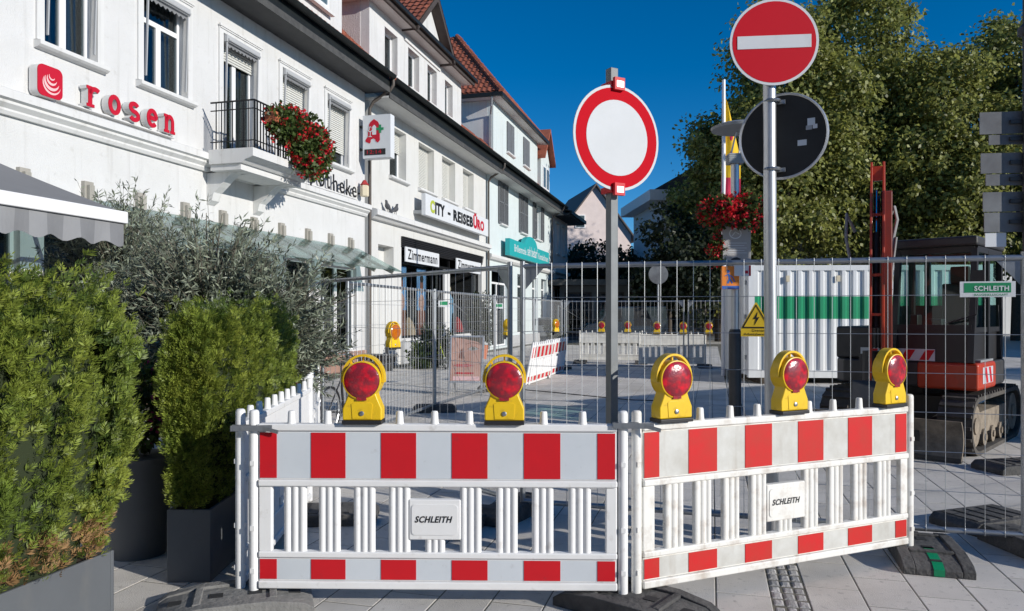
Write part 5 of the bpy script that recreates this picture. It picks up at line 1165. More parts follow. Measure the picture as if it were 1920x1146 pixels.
for px in (1482, 1585, 1700): xx = (px - 1402) / 82.; b.box(xx - .04, xx + .04, -.05, -.006, 2.36, 2.5)
b.build('lashing_ring', 'cream', ct)
b = MB()
for z in (.55, 1.5, 2.3): b.box(-.03, .012, .16, .26, z, z + .1)
b.tube([(-.05, .7, z0 + .1), (-.05, .7, z0 + CH_ - .1)], .018, 6); b.build('door_gear', 'zinc', ct)
b = MB()
for xx in (.4, 3.0, 5.6): b.box(xx - .12, xx + .12, -.05, CD + .05, 0, z0 - .001)
b.build('bearer', 'bark', ct)

ct.scale = (.91, 1, 1)
# a second container on the square side of the excavator
c2 = copy_tree(ct); c2.location = (7.55, 9.72, 0); c2.rotation_euler = (0, 0, math.radians(33)); c2['label'] = 'white and green site container parked on the square side of the excavator'
c2.scale = (1, -1, 1)
# ------------------------------------------------------------------ excavator (x forward, y machine left)
ff = Vector((-.70, -.714, 0)).normalized(); ex = thing('excavator', 'orange-red tracked excavator with dark cab and folded boom', 'excavator', (5.36, 9.72, 0), math.atan2(ff.y, ff.x)); ex.scale = (1, .84, 1)
for s in (1, -1):
    y0, y1 = (.58, 1.0) if s > 0 else (-1.0, -.58); th_ = .33; hl = .95; loop = []
    for i in range(13): a = math.pi / 2 - math.pi * i / 12; loop.append((hl + th_ * math.cos(a), th_ + th_ * math.sin(a)))
    for i in range(13): a = -math.pi / 2 - math.pi * i / 12; loop.append((-hl + th_ * math.cos(a), th_ + th_ * math.sin(a)))
    inn = [(x * .985 if abs(x) < hl else x - math.copysign(.045, x), th_ + (z - th_) * .86) for x, z in loop]
    b = MB(); m = len(loop)
    for i in range(m):
        j = (i + 1) % m; b.add([(loop[i][0], y0, loop[i][1]), (loop[j][0], y0, loop[j][1]), (loop[j][0], y1, loop[j][1]), (loop[i][0], y1, loop[i][1]), (inn[i][0], y0, inn[i][1]), (inn[j][0], y0, inn[j][1]), (inn[j][0], y1, inn[j][1]), (inn[i][0], y1, inn[i][1])], [(0, 3, 2, 1), (4, 5, 6, 7), (0, 1, 5, 4), (3, 7, 6, 2)])
    # grousers
    per = 4 * hl + 2 * math.pi * th_; ng = 46
    for g in range(ng):
        sdist = per * g / ng
        if sdist < 2 * hl: x, z, nx, nz = hl - sdist, 2 * th_, 0, 1
        elif sdist < 2 * hl + math.pi * th_: a = math.pi / 2 + (sdist - 2 * hl) / th_; x, z, nx, nz = -hl + th_ * math.cos(a), th_ + th_ * math.sin(a), math.cos(a), math.sin(a)
        elif sdist < 4 * hl + math.pi * th_: x, z, nx, nz = -hl + (sdist - 2 * hl - math.pi * th_), 0, 0, -1
        else: a = -math.pi / 2 + (sdist - 4 * hl - math.pi * th_) / th_; x, z, nx, nz = hl + th_ * math.cos(a), th_ + th_ * math.sin(a), math.cos(a), math.sin(a)
        if nz < -.9: continue
        b.bar((x + nx * .012, y0 + .01, z + nz * .012), (x + nx * .012, y1 - .01, z + nz * .012), .035, .035, (nx, 0, nz))
    b.build('track', 'track', ex)
    ys = y1 - .06 if s > 0 else y0 + .06; b = MB()
    b.prism([(-hl, .20), (hl, .20), (hl + .12, .33), (hl, .46), (-hl, .46), (-hl - .12, .33)], y0 + .08, y1 - .08)
    for x, rr in ((hl, .24), (-hl, .24), (.5, .10), (.1, .10), (-.3, .10), (-.65, .10)):
        zc_ = .33 if rr > .2 else .155; b.lathe([(rr, y0 + .05), (rr, y1 - .05)], 18, Matrix.Translation((x, 0, zc_)) @ Matrix.Rotation(math.radians(-90), 4, 'X'))
        b.lathe([(rr * .4, y0 + .03), (rr * .4, y1 - .03)], 12, Matrix.Translation((x, 0, zc_)) @ Matrix.Rotation(math.radians(-90), 4, 'X'))
    b.build('track_frame', 'digger_mud', ex)
MB().box(-.5, .5, -.57, .57, .25, .6).lathe([(.42, .6), (.42, .72)], 24).build('undercarriage', 'digger_grey', ex)
b = MB(); pts = [(1.62 - .09 * math.sin(math.pi * i / 8), .03 + .42 * i / 8) for i in range(9)]; b.prism(pts + [(x + .03, z) for x, z in pts[::-1]], -.98, .98)
b.build('dozer_blade', 'digger_mud', ex); b = MB(); b.box(1.60, 1.66, -.98, .98, .008, .06); b.build('blade_edge', 'digger_grey', ex)
b = MB()
for y in (-.42, .42): b.bar((.4, y, .35), (1.58, y, .25), .09, .12)
b.build('blade_arm', 'digger_grey', ex)
# upper structure
ol = arc(-.25, 0, 1.0, .98, 95, 265, 14); b = MB(); up = [(x, y) for x, y in ol] + [(.75, -.98), (.92, -.8), (.92, .80), (.75, .98)]
vs = [(x, y, .74) for x, y in up] + [(x, y, 1.04) for x, y in up]; n = len(up); b.add(vs, [tuple(range(n)), tuple(range(n, 2 * n))] + [(i, (i + 1) % n, (i + 1) % n + n, i + n) for i in range(n)]); b.build('deck', 'digger_grey', ex, bevel=.03)
MB().box(.12, .955, .22, .992, .725, 1.043).build('side_cover', 'digger_red', ex, bevel=.04)
b = MB(); up2 = [(x * .98, y * .97) for x, y in ol] + [(-.35, -.95), (-.35, .95)]; n = len(up2); b.add([(x, y, 1.045) for x, y in up2] + [(x * .96, y * .96, 1.72) for x, y in up2], [tuple(range(n)), tuple(range(n, 2 * n))] + [(i, (i + 1) % n, (i + 1) % n + n, i + n) for i in range(n)]); b.build('engine_hood', 'digger_grey', ex, bevel=.03)
MB().box(-.3, .85, -.95, -.12, 1.045, 1.45).build('tank_cover', 'digger_grey', ex, bevel=.03)
st = MB().box(.30, .78, .9925, .996, .80, .99).build('warning_panel', 'foil_white', ex); b = MB()
for k in range(2): x = .34 + k * .19; b.prism([(x, .805), (x + .09, .805), (x + .17, .985), (x + .08, .985)], .9965, .9985)
b.build('warning_stripe', 'foil_red', ex)
wp = MB().box(.9215, .93, -.55, .45, 1.05, 1.19).build('front_panel', 'foil_white', ex); b = MB()
for k in range(4): y = -.5 + k * .25; b.add([(.933, y, 1.06), (.933, y + .12, 1.06), (.933, y + .2, 1.18), (.933, y + .08, 1.18)], [(0, 1, 2, 3)])
b.build('front_stripe', 'foil_red', ex)
b = MB(); b.box(.15, .75, .70, .96, 1.045, 1.07); b.box(.3, .36, .8, .86, 1.07, 1.22); b.lathe([(.03, 1.07), (.03, 1.2), (.012, 1.27)], 8, Matrix.Translation((.5, .84, 0))); b.build('step_bracket', 'zinc', ex)
# cab
cx0, cx1, cy0, cy1, cz0, cz1 = -.42, .95, -.08, .90, 1.046, 2.42; b = MB()
for (x, y) in ((cx0, cy0), (cx0, cy1), (cx1, cy0), (cx1, cy1), (.25, cy0), (.25, cy1)):
    tx = x - (.18 if x == cx1 else 0); b.bar((x, y, cz0), (tx, y, cz1 - .05), .075, .075)
for y in (cy0, cy1): b.bar((cx0, y, 1.42), (cx1 - .05, y, 1.42), .05, .06); b.bar((cx0, y, cz1 - .06), (cx1 - .18, y, cz1 - .06), .07, .07)
for x in (cx0, cx1 - .18): b.bar((x, cy0, cz1 - .06), (x, cy1, cz1 - .06), .07, .07)
b.bar((cx1 - .03, cy0, 1.45), (cx1 - .03, cy1, 1.45), .05, .06)
b.build('cab_frame', 'black_plastic', ex); MB().box(cx0 - .06, cx1 - .06, cy0 - .06, cy1 + .06, cz1 - .02, cz1 + .09).build('cab_roof', 'digger_grey', ex, bevel=.03)
b = MB(); b.box(cx0, cx1 - .02, cy1 - .02, cy1 - .012, cz0, 1.42); b.box(cx0, cx1 - .04, cy0 + .012, cy0 + .02, cz0, 1.42); b.box(cx1 - .035, cx1 - .027, cy0, cy1, cz0, 1.43); b.build('cab_lower_panel', 'black_plastic', ex)
for nm, q in (('windscreen', [(cx1 - .03, cy0 + .04, 1.47), (cx1 - .03, cy1 - .04, 1.47), (cx1 - .17, cy1 - .04, cz1 - .08), (cx1 - .17, cy0 + .04, cz1 - .08)]), ('rear_window', [(cx0, cy0 + .04, 1.45), (cx0, cy1 - .04, 1.45), (cx0, cy1 - .04, cz1 - .1), (cx0, cy0 + .04, cz1 - .1)]),
              ('side_window', [(cx0 + .04, cy1, 1.45), (.21, cy1, 1.45), (.21, cy1, cz1 - .1), (cx0 + .04, cy1, cz1 - .1)]), ('side_window', [(.29, cy1, 1.45), (cx1 - .07, cy1, 1.45), (cx1 - .2, cy1, cz1 - .1), (.29, cy1, cz1 - .1)]), ('side_window', [(cx0 + .04, cy0, 1.45), (cx1 - .07, cy0, 1.45), (cx1 - .2, cy0, cz1 - .1), (cx0 + .04, cy0, cz1 - .1)])):
    MB().poly(q).build(nm, 'cab_glass', ex)
b = MB(); b.box(-.2, .22, .2, .66, 1.35, 1.5); b.box(-.3, -.16, .2, .66, 1.45, 2.0); b.box(-.28, -.2, .3, .56, 2.0, 2.22); b.box(.4, .6, .0, .12, 1.3, 1.6); b.box(.62, .8, .3, .5, 1.1, 1.55); b.build('seat', 'black_plastic', ex, bevel=.02)
b = MB(); b.tube([(.95, .62, 1.5), (1.02, .98, 1.6), (1.02, 1.0, 1.95)], .012, 6); b.box(1.0, 1.04, .92, 1.08, 1.85, 2.1); b.build('mirror', 'black_plastic', ex); b = MB(); b.tube([(.95, -.1, 1.9), (1.05, -.2, 1.95)], .012, 6); b.box(1.03, 1.06, -.28, -.14, 1.8, 2.08); b.build('mirror', 'black_plastic', ex)
# boom, arm, hoses (in the plane y = by)
by = -.30; b = MB()
b.box(.92, 1.2, by - .16, by + .16, .72, 1.12); b.lathe([(.11, .70), (.11, 1.16)], 16, Matrix.Translation((1.18, by, 0))); b.build('swing_post', 'digger_grey', ex)
b = MB(); bo = [(1.12, .86), (1.30, .86), (1.62, 1.7), (1.55, 2.55), (1.42, 3.05), (1.26, 3.08), (1.30, 2.45), (1.32, 1.75)]; b.prism(bo, by + .13, by + .27); b.build('boom', 'digger_red_shaded', ex, bevel=.01)
b = MB()
for y in (by - .06, by + .09): b.prism([(1.30, 3.0), (1.42, 3.36), (1.56, 3.38), (1.72, 2.9), (1.98, 1.2), (1.92, .8), (1.80, .85), (1.62, 2.2)], y + .08 - .014, y + .08 + .014)
b.build('arm_plate', 'digger_red', ex, bevel=.004); b = MB()
for x, z, h in ((1.56, 3.24, .17), (1.66, 2.75, .03), (1.80, 2.05, .03), (1.87, 1.6, .03), (1.50, 2.8, .03)): MB().box(x - .02, x + .02, by + .034, by + .157, z - h / 2, z + h / 2).build('arm_cross_plate', 'digger_red', ex)
b = MB()
b.tube([(1.50, by + .08, 3.05), (1.60, by + .08, 2.55)], .02, 10); b.build('piston_rod', 'chrome', ex); b = MB(); b.tube([(1.60, by + .08, 2.55), (1.74, by + .08, 1.45)], .045, 12); b.tube([(1.22, by + .16, 1.0), (1.5, by + .16, 2.2)], .05, 12); b.build('cylinder', 'digger_grey', ex, smooth=True)
b = MB(); b.prism([(1.72, .84), (1.96, .86), (2.10, .66), (2.06, .30), (1.82, .10), (1.60, .16), (1.64, .22), (1.84, .34), (1.84, .60)], by - .20, by + .34); b.build('bucket', 'digger_grey', ex, bevel=.01); b = MB()
for k in range(4): y = by - .22 + k * .155; b.prism([(1.62, .12), (1.50, .22), (1.65, .22)], y, y + .06)
b.build('bucket_tooth', 'zinc', ex); b = MB()
for k in range(3):
    y = by + .02 + k * .045; b.tube([(1.36, y, 3.0), (1.52, y, 2.95), (1.6, y, 2.4), (1.58, y, 1.9), (1.3, y, 1.2)], .014, 6)
b.build('hose', 'black_plastic', ex, smooth=True); b = MB()
b.tube([(1.30, by + .2, 2.7), (1.40, by + .30, 2.86), (1.50, by + .33, 2.7), (1.48, by + .24, 2.3), (1.52, by + .22, 1.9), (1.44, by + .22, 1.6)], .022, 8); b.tube([(1.50, by + .32, 2.5), (1.50, by + .28, 2.2), (1.56, by + .24, 1.85)], .016, 8); b.tube([(1.3, by - .2, 2.6), (1.42, by - .3, 2.8), (1.52, by - .3, 2.5), (1.5, by - .24, 2.2)], .022, 8); b.build('bare_hose', 'hose', ex, smooth=True)

pv = Matrix.Translation((1.18, by, 0)) @ Matrix.Rotation(math.radians(20), 4, 'Z') @ Matrix.Translation((-1.18, -by, 0))
for o in ex.children:
    if o.name.split('.')[0] in ('boom', 'arm_plate', 'arm_cross_plate', 'piston_rod', 'cylinder', 'bucket', 'bucket_tooth', 'hose', 'bare_hose'): o.matrix_local = pv
# ------------------------------------------------------------------ lamp post with flower basket, flag, chair
LY_ = 9.2; lx = (1378 - CX) / F * LY_
lpst = thing('street_lamp', 'street lamp post with flat disc head, dark sleeve below', 'street lamp', (lx, LY_, 0))
zt = H + (HY - 308) / F * LY_
MB().lathe([(.075, 0), (.075, 1.38), (.062, 1.42)], 16).build('sleeve', 'digger_grey', lpst, smooth=True); MB().tube([(0, 0, 1.4), (0, 0, zt)], .05, 14).build('post', 'alu', lpst, smooth=True)
b = MB(); b.box(-.09, .09, -.08, .08, zt, zt + .12)
for k in range(5): b.box(-.095, .095, -.085, .085, zt + .015 + k * .022, zt + .022 + k * .022)
b.build('lamp_base', 'zinc', lpst); b = MB(); b.tube([(-.05, 0, zt + .11), (.02, 0, zt + .42)], .01, 6); b.tube([(.05, 0, zt + .11), (.08, 0, zt + .42)], .01, 6); b.build('stay', 'alu', lpst)
b = MB(); b.lathe([(.02, zt + .50), (.25, zt + .485), (.34, zt + .45), (.33, zt + .42), (.02, zt + .40)], 28, Matrix.Translation((.05, 0, 0))); b.build('lamp_head', 'zinc', lpst, smooth=True)
hb = thing('flower_basket', 'red geranium basket hung round the street lamp post', 'flowers', (lx, LY_, H + (HY - 425) / F * LY_))
MB().lathe([(.054, -.02), (.20, .0), (.34, .16), (.33, .16), (.18, .03)], 20).build('basket', 'timber', hb, smooth=True); blooms(hb, np.array([0, 0, .16]), np.array([.42, .42, .19]), 2400, 260, leaf='leaf_green', ls=.06, fs=.05)
hb2 = thing('flower_basket', 'small trailing red flower bunch under the geranium basket', 'flowers', (lx - .22, LY_, H + (HY - 490) / F * LY_)); b = MB(); b.tube([(.0, 0, .1), (.17, 0, .1)], .012, 6); b.build('bracket', 'iron', hb2); blooms(hb2, np.array([0, 0, .12]), np.array([.10, .10, .18]), 500, 30, leaf='leaf_green', ls=.045, fs=.04)
ps = thing('lamp_poster', 'grey printed poster with round emblem strapped to the street lamp', 'poster', (lx, LY_ - .07, 2.25)); MB().box(-.17, .17, -.012, .02, 0, .43).build('board', 'paper_grey', ps)
b = MB(); b.ribbon(arc(-.02, .34, .07, .06, 0, 340, 20), .012, -.0155, -.0135, closed=True); b.ribbon([(-.06, .31), (-.02, .36), (.03, .33)], .01, -.0155, -.0135); b.build('emblem', 'sign_white', ps)
b = MB()
for k in range(5): b.box(-.11, .12 - .03 * (k % 2), -.0155, -.0135, .22 - k * .03, .226 - k * .03)
b.build('text_line', 'sign_white', ps)
MB().prism([(-.1, .0), (.02, .0), (.05, .03), (.0, .05), (-.05, .04)], -.0155, -.0135).build('silhouette', 'print_black', ps)
os_ = thing('pictogram_sign', 'orange pictogram sign with walking figure on the street lamp post', 'sign', (lx - .08, LY_ - .09, 1.91)); MB().box(-.105, .105, -.006, .05, 0, .28).build('plate', 'print_orange', os_); MB().box(-.105, .105, -.0075, -.0065, .002, .04).build('blue_band', 'print_blue', os_)
b = MB(); b.ball((-.03, -.009, .215), (.018, .002, .02), 10, 6); b.ribbon([(-.03, .19), (-.015, .13), (-.035, .07)], .022, -.0085, -.0066); b.ribbon([(-.015, .13), (.02, .07)], .016, -.0088, -.0066); b.ribbon([(-.07, .16), (-.03, .18), (.02, .15), (.05, .09)], .012, -.009, -.0066); b.build('figure', 'print_blue', os_)
ns = thing('notice_plate', 'white notice with red corner beside the orange pictogram sign', 'sign', (lx + .06, LY_ - .11, 2.07)); MB().box(-.10, .10, -.006, .06, 0, .13).build('plate', 'sign_white', ns); MB().box(.075, .10, -.0075, -.0065, .002, .128).build('red_edge', 'print_red', ns); MB().box(.03, .065, -.0075, -.0065, .03, .065).build('red_mark', 'print_red', ns)
fx = (1357 - CX) / F * 19.6
fg = thing('flag_pole', 'white flag pole with a limp yellow and red flag', 'flag pole', (fx, 19.6, 0)); zt = H + (HY - 150) / F * 19.6
MB().tube([(0, 0, 0), (0, 0, zt)], [.07, .045], 12).build('pole', 'frame', fg, smooth=True)
b1, b2 = MB(), MB(); nz, nx = 24, 10; zhi, zlo = H + (HY - 185) / F * 19.6, H + (HY - 372) / F * 19.6
for i in range(nz):
    for j in range(nx):
        def pt(ii, jj): t = ii / nz; w = .04 + .36 * min(1, t * 1.7); s = jj / nx; return (.06 + w * s - .24 * t * (1 - s) * .6, .05 * math.sin(s * 6 + t * 3) * (.3 + t), zhi + (zlo - zhi) * t - .12 * s * (1 - t))
        (b1 if i < 19 else b2).add([pt(i, j), pt(i, j + 1), pt(i + 1, j + 1), pt(i + 1, j)], [(0, 1, 2, 3)])
fy = b1.build('flag', 'flag_yellow', fg, smooth=True); b2.build('flag_hem', 'flag_red', fg, smooth=True)
for (z, s) in ((zhi - 1.0, .10), (zhi - 1.5, .08)): b = MB(); b.ball((.16, -.13, z), (s * .5, .02, s * 1.4), 9, 6); b.build('crest', 'flag_red', fg)
ch = thing('iron_chair', 'black iron chair with curved back before the greyish far barrier', 'chair', (gr(1338, 692).x, 19.9, 0), math.radians(200))
b = MB()
for x in (-.2, .2):
    for y in (-.2, .2): b.tube([(x * 1.1, y * 1.15, 0), (x, y, .45)], .012, 6)
b.build('leg', 'iron', ch); MB().box(-.22, .22, -.22, .22, .45, .475).build('seat', 'iron', ch); b = MB(); b.tube([(-.2, .2, .46), (-.21, .24, .8), (-.12, .26, .95), (.12, .26, .95), (.21, .24, .8), (.2, .2, .46)], .012, 6); b.tube([(-.1, .21, .46), (-.1, .25, .94)], .008, 5); b.tube([(.1, .21, .46), (.1, .25, .94)], .008, 5); b.build('backrest', 'iron', ch)
rs = thing('far_round_sign', 'grey back of a round sign on a thin post beyond the far barriers', 'road sign', ((1234 - CX) / F * 26, 26, 0)); MB().tube([(0, 0, 0), (0, 0, 3.4)], .035, 8).build('post', 'zinc', rs, smooth=True); disc(rs, 'plate', 'sign_grey', .34, .04, .05).location = (0, 0, 3.0)

# ------------------------------------------------------------------ portrait stand
ab = thing('portrait_stand', 'metal pavement stand with a close-up portrait poster leaning back', 'sign stand', (gr(872, 741).x, 14.75, 0), math.radians(-8))
tilt = Matrix.Rotation(math.radians(-13), 4, 'X')
def tl(b): return b.xf(tilt)
b = MB()
for x in (-.33, .33): b.bar((x, 0, 0), (x, 0, 1.2), .035, .025, (0, 1, 0))
b.bar((-.33, 0, 1.19), (.33, 0, 1.19), .025, .035); b.bar((-.33, 0, .27), (.33, 0, .27), .025, .035); tl(b).build('frame', 'alu', ab)
b = MB()
for x in (-.3, .3): b.bar((x, .28, .27), (x, .62, 0), .03, .02)
b.bar((-.3, .62, .02), (.3, .62, .02), .03, .02); b.bar((-.3, .27, 1.14), (-.3, .55, .1), .02, .02); b.bar((.3, .27, 1.14), (.3, .55, .1), .02, .02); b.build('rear_leg', 'alu', ab)
po = tl(MB().box(-.31, .31, -.006, .006, .29, 1.18)).build('poster', 'skin_print', ab)
tl(MB().prism([(-.27, .60), (-.16, .635), (-.06, .62), (.04, .635), (.16, .60), (.05, .575), (-.06, .565), (-.18, .575)], -.0085, -.0068)).build('mouth', 'lip_print', po)
tl(MB().prism([(-.28, 1.17), (.3, 1.17), (.3, 1.02), (.22, 1.08), (.0, 1.13)], -.0085, -.0068)).build('hair', 'bark', po)
b = MB(); b.prism([(.02, .93), (.09, .975), (.17, .975), (.24, .93), (.17, .905), (.09, .905)], -.0085, -.0068); tl(b).build('eye_white', 'paper_grey', po)
b = MB(); b.ball((.13, -.0088, .94), (.034, .001, .034), 14, 6); tl(b).build('iris', 'bark_olive', po)
tl(MB().prism([(-.12, .92), (-.07, .95), (-.06, .80), (-.02, .74), (-.10, .735), (-.16, .76)], -.0085, -.0068)).build('nose_shade', 'skin_shadow', po)
tl(MB().ribbon([(.01, .93), (.08, .98), (.17, .98), (.25, .935)], .009, -.0105, -.009).ribbon([(-.02, 1.03), (.1, 1.07), (.27, 1.03)], .02, -.0105, -.009)).build('brow', 'brow_print', po)
tl(MB().prism([(-.22, .46), (.16, .46), (.16, .43), (-.22, .43)], -.0105, -.009)).build('red_caption', 'print_red', po)
tl(MB().box(-.26, .28, -.0085, -.0068, .30, .38)).build('pale_caption', 'pale_pink', po)

# ------------------------------------------------------------------ bicycles, pots, rail
def bicycle(loc, rz, lab, fm, roll=0.0, group='parked bicycles'):
    r = thing('bicycle', lab, 'bicycle', loc, rz, group); r.rotation_euler = (roll, 0, rz); R_ = .335
    for x in (-.52, .52):
        n = 28; w = MB(); w.tube([(x + (R_ - .012) * math.cos(2 * math.pi * i / n), 0, R_ + (R_ - .012) * math.sin(2 * math.pi * i / n)) for i in range(n)], .018, 6, closed=True); wo = w.build('wheel', 'black_plastic', r, smooth=True)
        s = MB(); s.tube([(x + (R_ - .04) * math.cos(2 * math.pi * i / n), 0, R_ + (R_ - .04) * math.sin(2 * math.pi * i / n)) for i in range(n)], .009, 4, closed=True)
        for i in range(14): a = 2 * math.pi * i / 14; s.tube([(x, .02 if i % 2 else -.02, R_), (x + (R_ - .04) * math.cos(a), 0, R_ + (R_ - .04) * math.sin(a))], .0018, 3)
        s.tube([(x, -.04, R_), (x, .04, R_)], .02, 8); s.build('rim', 'alu', wo)
    b = MB(); bb = (-.08, 0, .28); hd0, hd1 = (.36, 0, .72), (.33, 0, .86); se = (-.2, 0, .74)
    for a, c, t in ((bb, hd0, .02), (bb, se, .018), (se, hd1, .017), (hd0, hd1, .022), (hd0, (.52, 0, R_), .015), (bb, (-.52, 0, R_), .012), (se, (-.52, 0, R_), .01)): b.tube([a, c], t, 8)
    b.build('frame', fm, r, smooth=True); b = MB(); b.tube([(-.2, 0, .74), (-.225, 0, .92)], .014, 6); b.ball((-.23, 0, .95), (.13, .07, .03)); b.build('saddle', 'black_plastic', r, smooth=True)
    b = MB(); b.tube([(.33, 0, .86), (.31, 0, 1.0)], .013, 6); b.tube([(.22, -.28, 1.02), (.31, -.2, 1.03), (.33, 0, 1.0), (.31, .2, 1.03), (.22, .28, 1.02)], .013, 6); b.build('handlebar', 'alu', r, smooth=True)
    b = MB(); b.lathe([(.09, -.012), (.09, .012)], 16, Matrix.Translation((-.08, .06, .28)) @ Matrix.Rotation(math.radians(90), 4, 'X')); b.tube([(-.08, -.07, .28), (-.02, -.07, .13)], .01, 6); b.tube([(-.08, .07, .28), (-.14, .07, .43)], .01, 6); b.build('crank', 'steel', r)
    return r
bicycle((gr(668, 800).x - .05, 10.2, 0), math.radians(76), 'dark bicycle standing behind the mesh fence at the hedge side', 'bike_dark', .05)
bicycle((-3.35, 11.3, 0), math.radians(68), 'red-framed bicycle parked beneath the olive branches', 'bike_red', -.05)
bicycle((-3.9, 12.6, 0), math.radians(72), 'black bicycle parked by the pharmacy plinth', 'bike_dark', .05)
bicycle((gr(845, 688).x - .25, 22.3, 0), math.radians(112), 'bright lime green bicycle leaning by the shop shrubs', 'bike_lime', -.12)
def shrub(name, lab, loc, r3, n, m, ls, cat='shrub', pot=None, grp=None):
    r = thing(name, lab, cat, loc, 0, grp); z0 = 0
    if pot: MB().lathe([(pot[0] * .75, 0), (pot[0], pot[1]), (pot[0] * .88, pot[1])], 16).build('pot', pot[2], r, smooth=True); z0 = pot[1]
    P = nrm(RNG.normal(size=(n, 3))) * RNG.uniform(.45, 1.05, (n, 1)); P[:, 2] = np.maximum(P[:, 2], -.92); c = np.array([0, 0, z0 + r3[2] * .92])
    leaves('foliage', P * np.array(r3) * (1 + .2 * np.sin(P[:, :1] * 7 + P[:, 2:] * 5)) + c, P + RNG.normal(size=(n, 3)) * .6, RNG.uniform(.6, 1.3, n) * ls, RNG.uniform(.35, .7, n) * ls, m, r)
    b = MB()
    for i in range(5): a = i * 1.26; b.tube([(0, 0, z0 * .9), (r3[0] * .5 * math.cos(a), r3[1] * .5 * math.sin(a), z0 + r3[2] * 1.2)], [.02, .006], 5)
    b.build('stem', 'bark', r); return r
shrub('round_shrub', 'round dark shrub on the paving below the left shop window', (gr(812, 690).x, 22.4, 0), (.55, .5, .62), 2600, 'leaf_dark', .12)
shrub('round_shrub', 'low spiky shrub beside the round one under the shop window', (gr(786, 692).x, 22.0, 0), (.32, .3, .40), 1000, 'leaf_green', .12)
shrub('potted_conifer', 'tall potted conifer at the corner of the mint house', (gr(902, 672).x + .0, 27.0, 0), (.42, .42, .95), 2600, 'leaf_dark', .13, 'shrub', (.28, .5, 'terracotta'))
shrub('potted_plant', 'potted plant by the steps at the far end of the mint house', (gr(1040, 668).x, 27.5, 0), (.38, .38, .42), 900, 'leaf_dark', .12, 'shrub', (.28, .6, 'planter'))
hr = thing('handrail', 'bent steel handrail at the shop entrance', 'handrail', W(26.4, -1.2, 0), PHI); b = MB(); b.tube([(-1.6, 1.1, 2.0), (-1.5, .3, 1.98), (-.6, .1, 1.6), (.35, 0, 1.15), (.5, 0, 1.0), (.5, 0, 0)], .024, 8); b.tube([(-1.5, .3, 1.98), (-1.5, .3, 0)], .02, 8); b.build('rail', 'steel', hr, smooth=True)
hr2 = thing('handrail', 'thin steel handrail beyond the mint house entrance', 'handrail', W(43.2, -2.4, 0), PHI); b = MB(); b.tube([(-2.2, 1.0, 2.1), (0, 0, 1.3), (0, 0, 0)], .024, 8); b.tube([(-2.2, 1.0, 2.1), (-2.2, 1.0, 0)], .022, 8); b.build('rail', 'steel', hr2, smooth=True)
# amber lamps: on crates and plates near the shop fronts
cr = thing('crate', 'dark grey tapered crate standing in front of the shop pier', 'crate', (gr(718, 690).x, 21.2, 0), PHI - math.radians(100))
b = MB(); b.add([(-.40, -.28, 0), (.40, -.28, 0), (.40, .28, 0), (-.40, .28, 0), (-.5, -.34, .44), (.5, -.34, .44), (.5, .34, .44), (-.5, .34, .44)], [(0, 1, 2, 3), (4, 5, 6, 7), (0, 1, 5, 4), (1, 2, 6, 5), (2, 3, 7, 6), (3, 0, 4, 7)]); b.build('body', 'digger_grey', cr, bevel=.02); MB().box(-.52, .52, -.36, .36, .441, .47).build('lid', 'digger_grey', cr, bevel=.01)
AG = 'amber lamps by the shop fronts'
def fence_lamp(px, i, zb_, yaw, lab):
    p0, p1 = Vector((*Q[i], 0)), Vector((*Q[i + 1], 0)); k = (px - CX) / F; d = p1 - p0; t = (k * p0.y - p0.x) / (d.x - k * d.y); p = p0 + d * t
    nn = Vector((d.y, -d.x, 0)).normalized(); p = p + nn * .09
    o = put_lamp((p.x, p.y, zb_), math.radians(yaw), lab, lpa, ua, AG)
    b = MB(); b.box(-.10, .04, -.03, .03, -.001, -.02); b.box(-.12, -.10, -.03, .03, -.06, .03); b.build('fence_hook', 'steel', o); return o
fence_lamp(725, 0, 1.13, 55, 'amber lamp hooked on the mesh fence before the pharmacy end')
fence_lamp(944, 2, 1.13, 60, 'amber lamp hooked on the mesh fence by the nearer leaning stack'); fence_lamp(1036, 3, 1.10, 50, 'amber lamp hooked on the mesh fence past the leaning stacks')
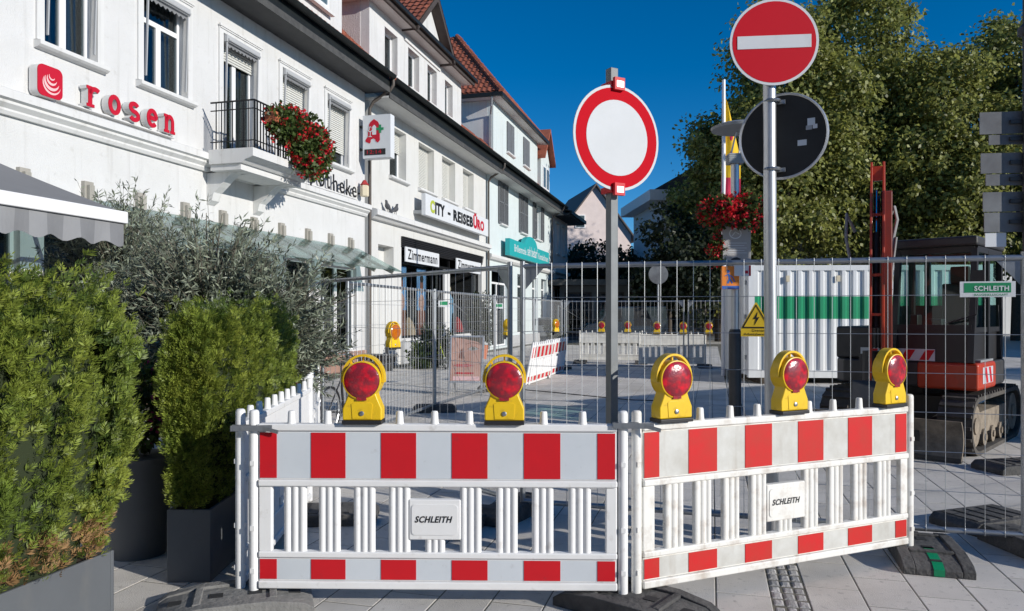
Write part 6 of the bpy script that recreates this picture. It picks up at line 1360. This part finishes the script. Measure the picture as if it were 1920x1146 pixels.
# parked vehicles in the shade
def car(loc, rz, lab, m, van=False):
    r = thing('parked_car' if not van else 'parked_van', lab, 'car' if not van else 'van', loc, rz, 'vehicles parked in the shade'); hh = 1.45 if not van else 2.1
    sil = [(-2.1, .32), (2.1, .32), (2.12, .68), (1.95, .85), (1.15, .95), (.45, hh - .06), (-1.1, hh), (-1.85, hh * .72), (-2.12, .8)] if not van else [(-2.4, .35), (2.3, .35), (2.35, .8), (2.1, 1.05), (1.5, 1.2), (.95, hh - .08), (-2.3, hh), (-2.42, 1.1)]
    MB().prism(sil, -.86, .86).build('body', m, r, bevel=.07)
    for s in (-1, 1):
        q = [(.95, .98), (.42, hh - .14), (-.35, hh - .1), (-.35, .98)] if not van else [(1.35, 1.2), (.9, hh - .2), (.2, hh - .2), (.2, 1.2)]
        MB().prism(q, *sorted((s * .861, s * .866))).build('window', 'dark', r)
        MB().prism([(-.45, .98), (-.45, hh - .1), (-1.1, hh - .08), (-1.6, .98)], *sorted((s * .861, s * .866))).build('window', 'dark', r)
    for x in (-1.35, 1.35):
        for s in (-1, 1): MB().lathe([(.31, -.1), (.31, .1), (.2, .105)], 18, Matrix.Translation((x, s * .8, .31)) @ Matrix.Rotation(math.radians(-90 * s), 4, 'X')).build('wheel', 'black_plastic', r)
    for s in (-.6, .6): MB().box(2.07, 2.135, s - .15, s + .15, .66, .78).build('headlight', 'lens_plain', r); MB().box(-2.14 - (.28 if van else 0), -2.07 - (.28 if van else 0), s - .12, s + .12, .75, .95).build('rear_light', 'rear_red', r)
car((6.2, 42, 0), math.radians(185), 'dark van parked in tree shade beyond the far barriers', 'car_dark', True); car((1.2, 44, 0), math.radians(172), 'grey car parked in tree shade beside the dark van', 'car_grey')
# cable on the ground
cb = MB(); cb.tube([tuple(gr(px, py, .008)) for px, py in ((985, 731), (1040, 736), (1100, 742), (1180, 750), (1260, 752))], .010, 5); cb.build('cable', 'black_plastic', loc=tuple(gr(985, 731, 0)), label='thin black cable lying across the paving behind the lamps', cat='cable')
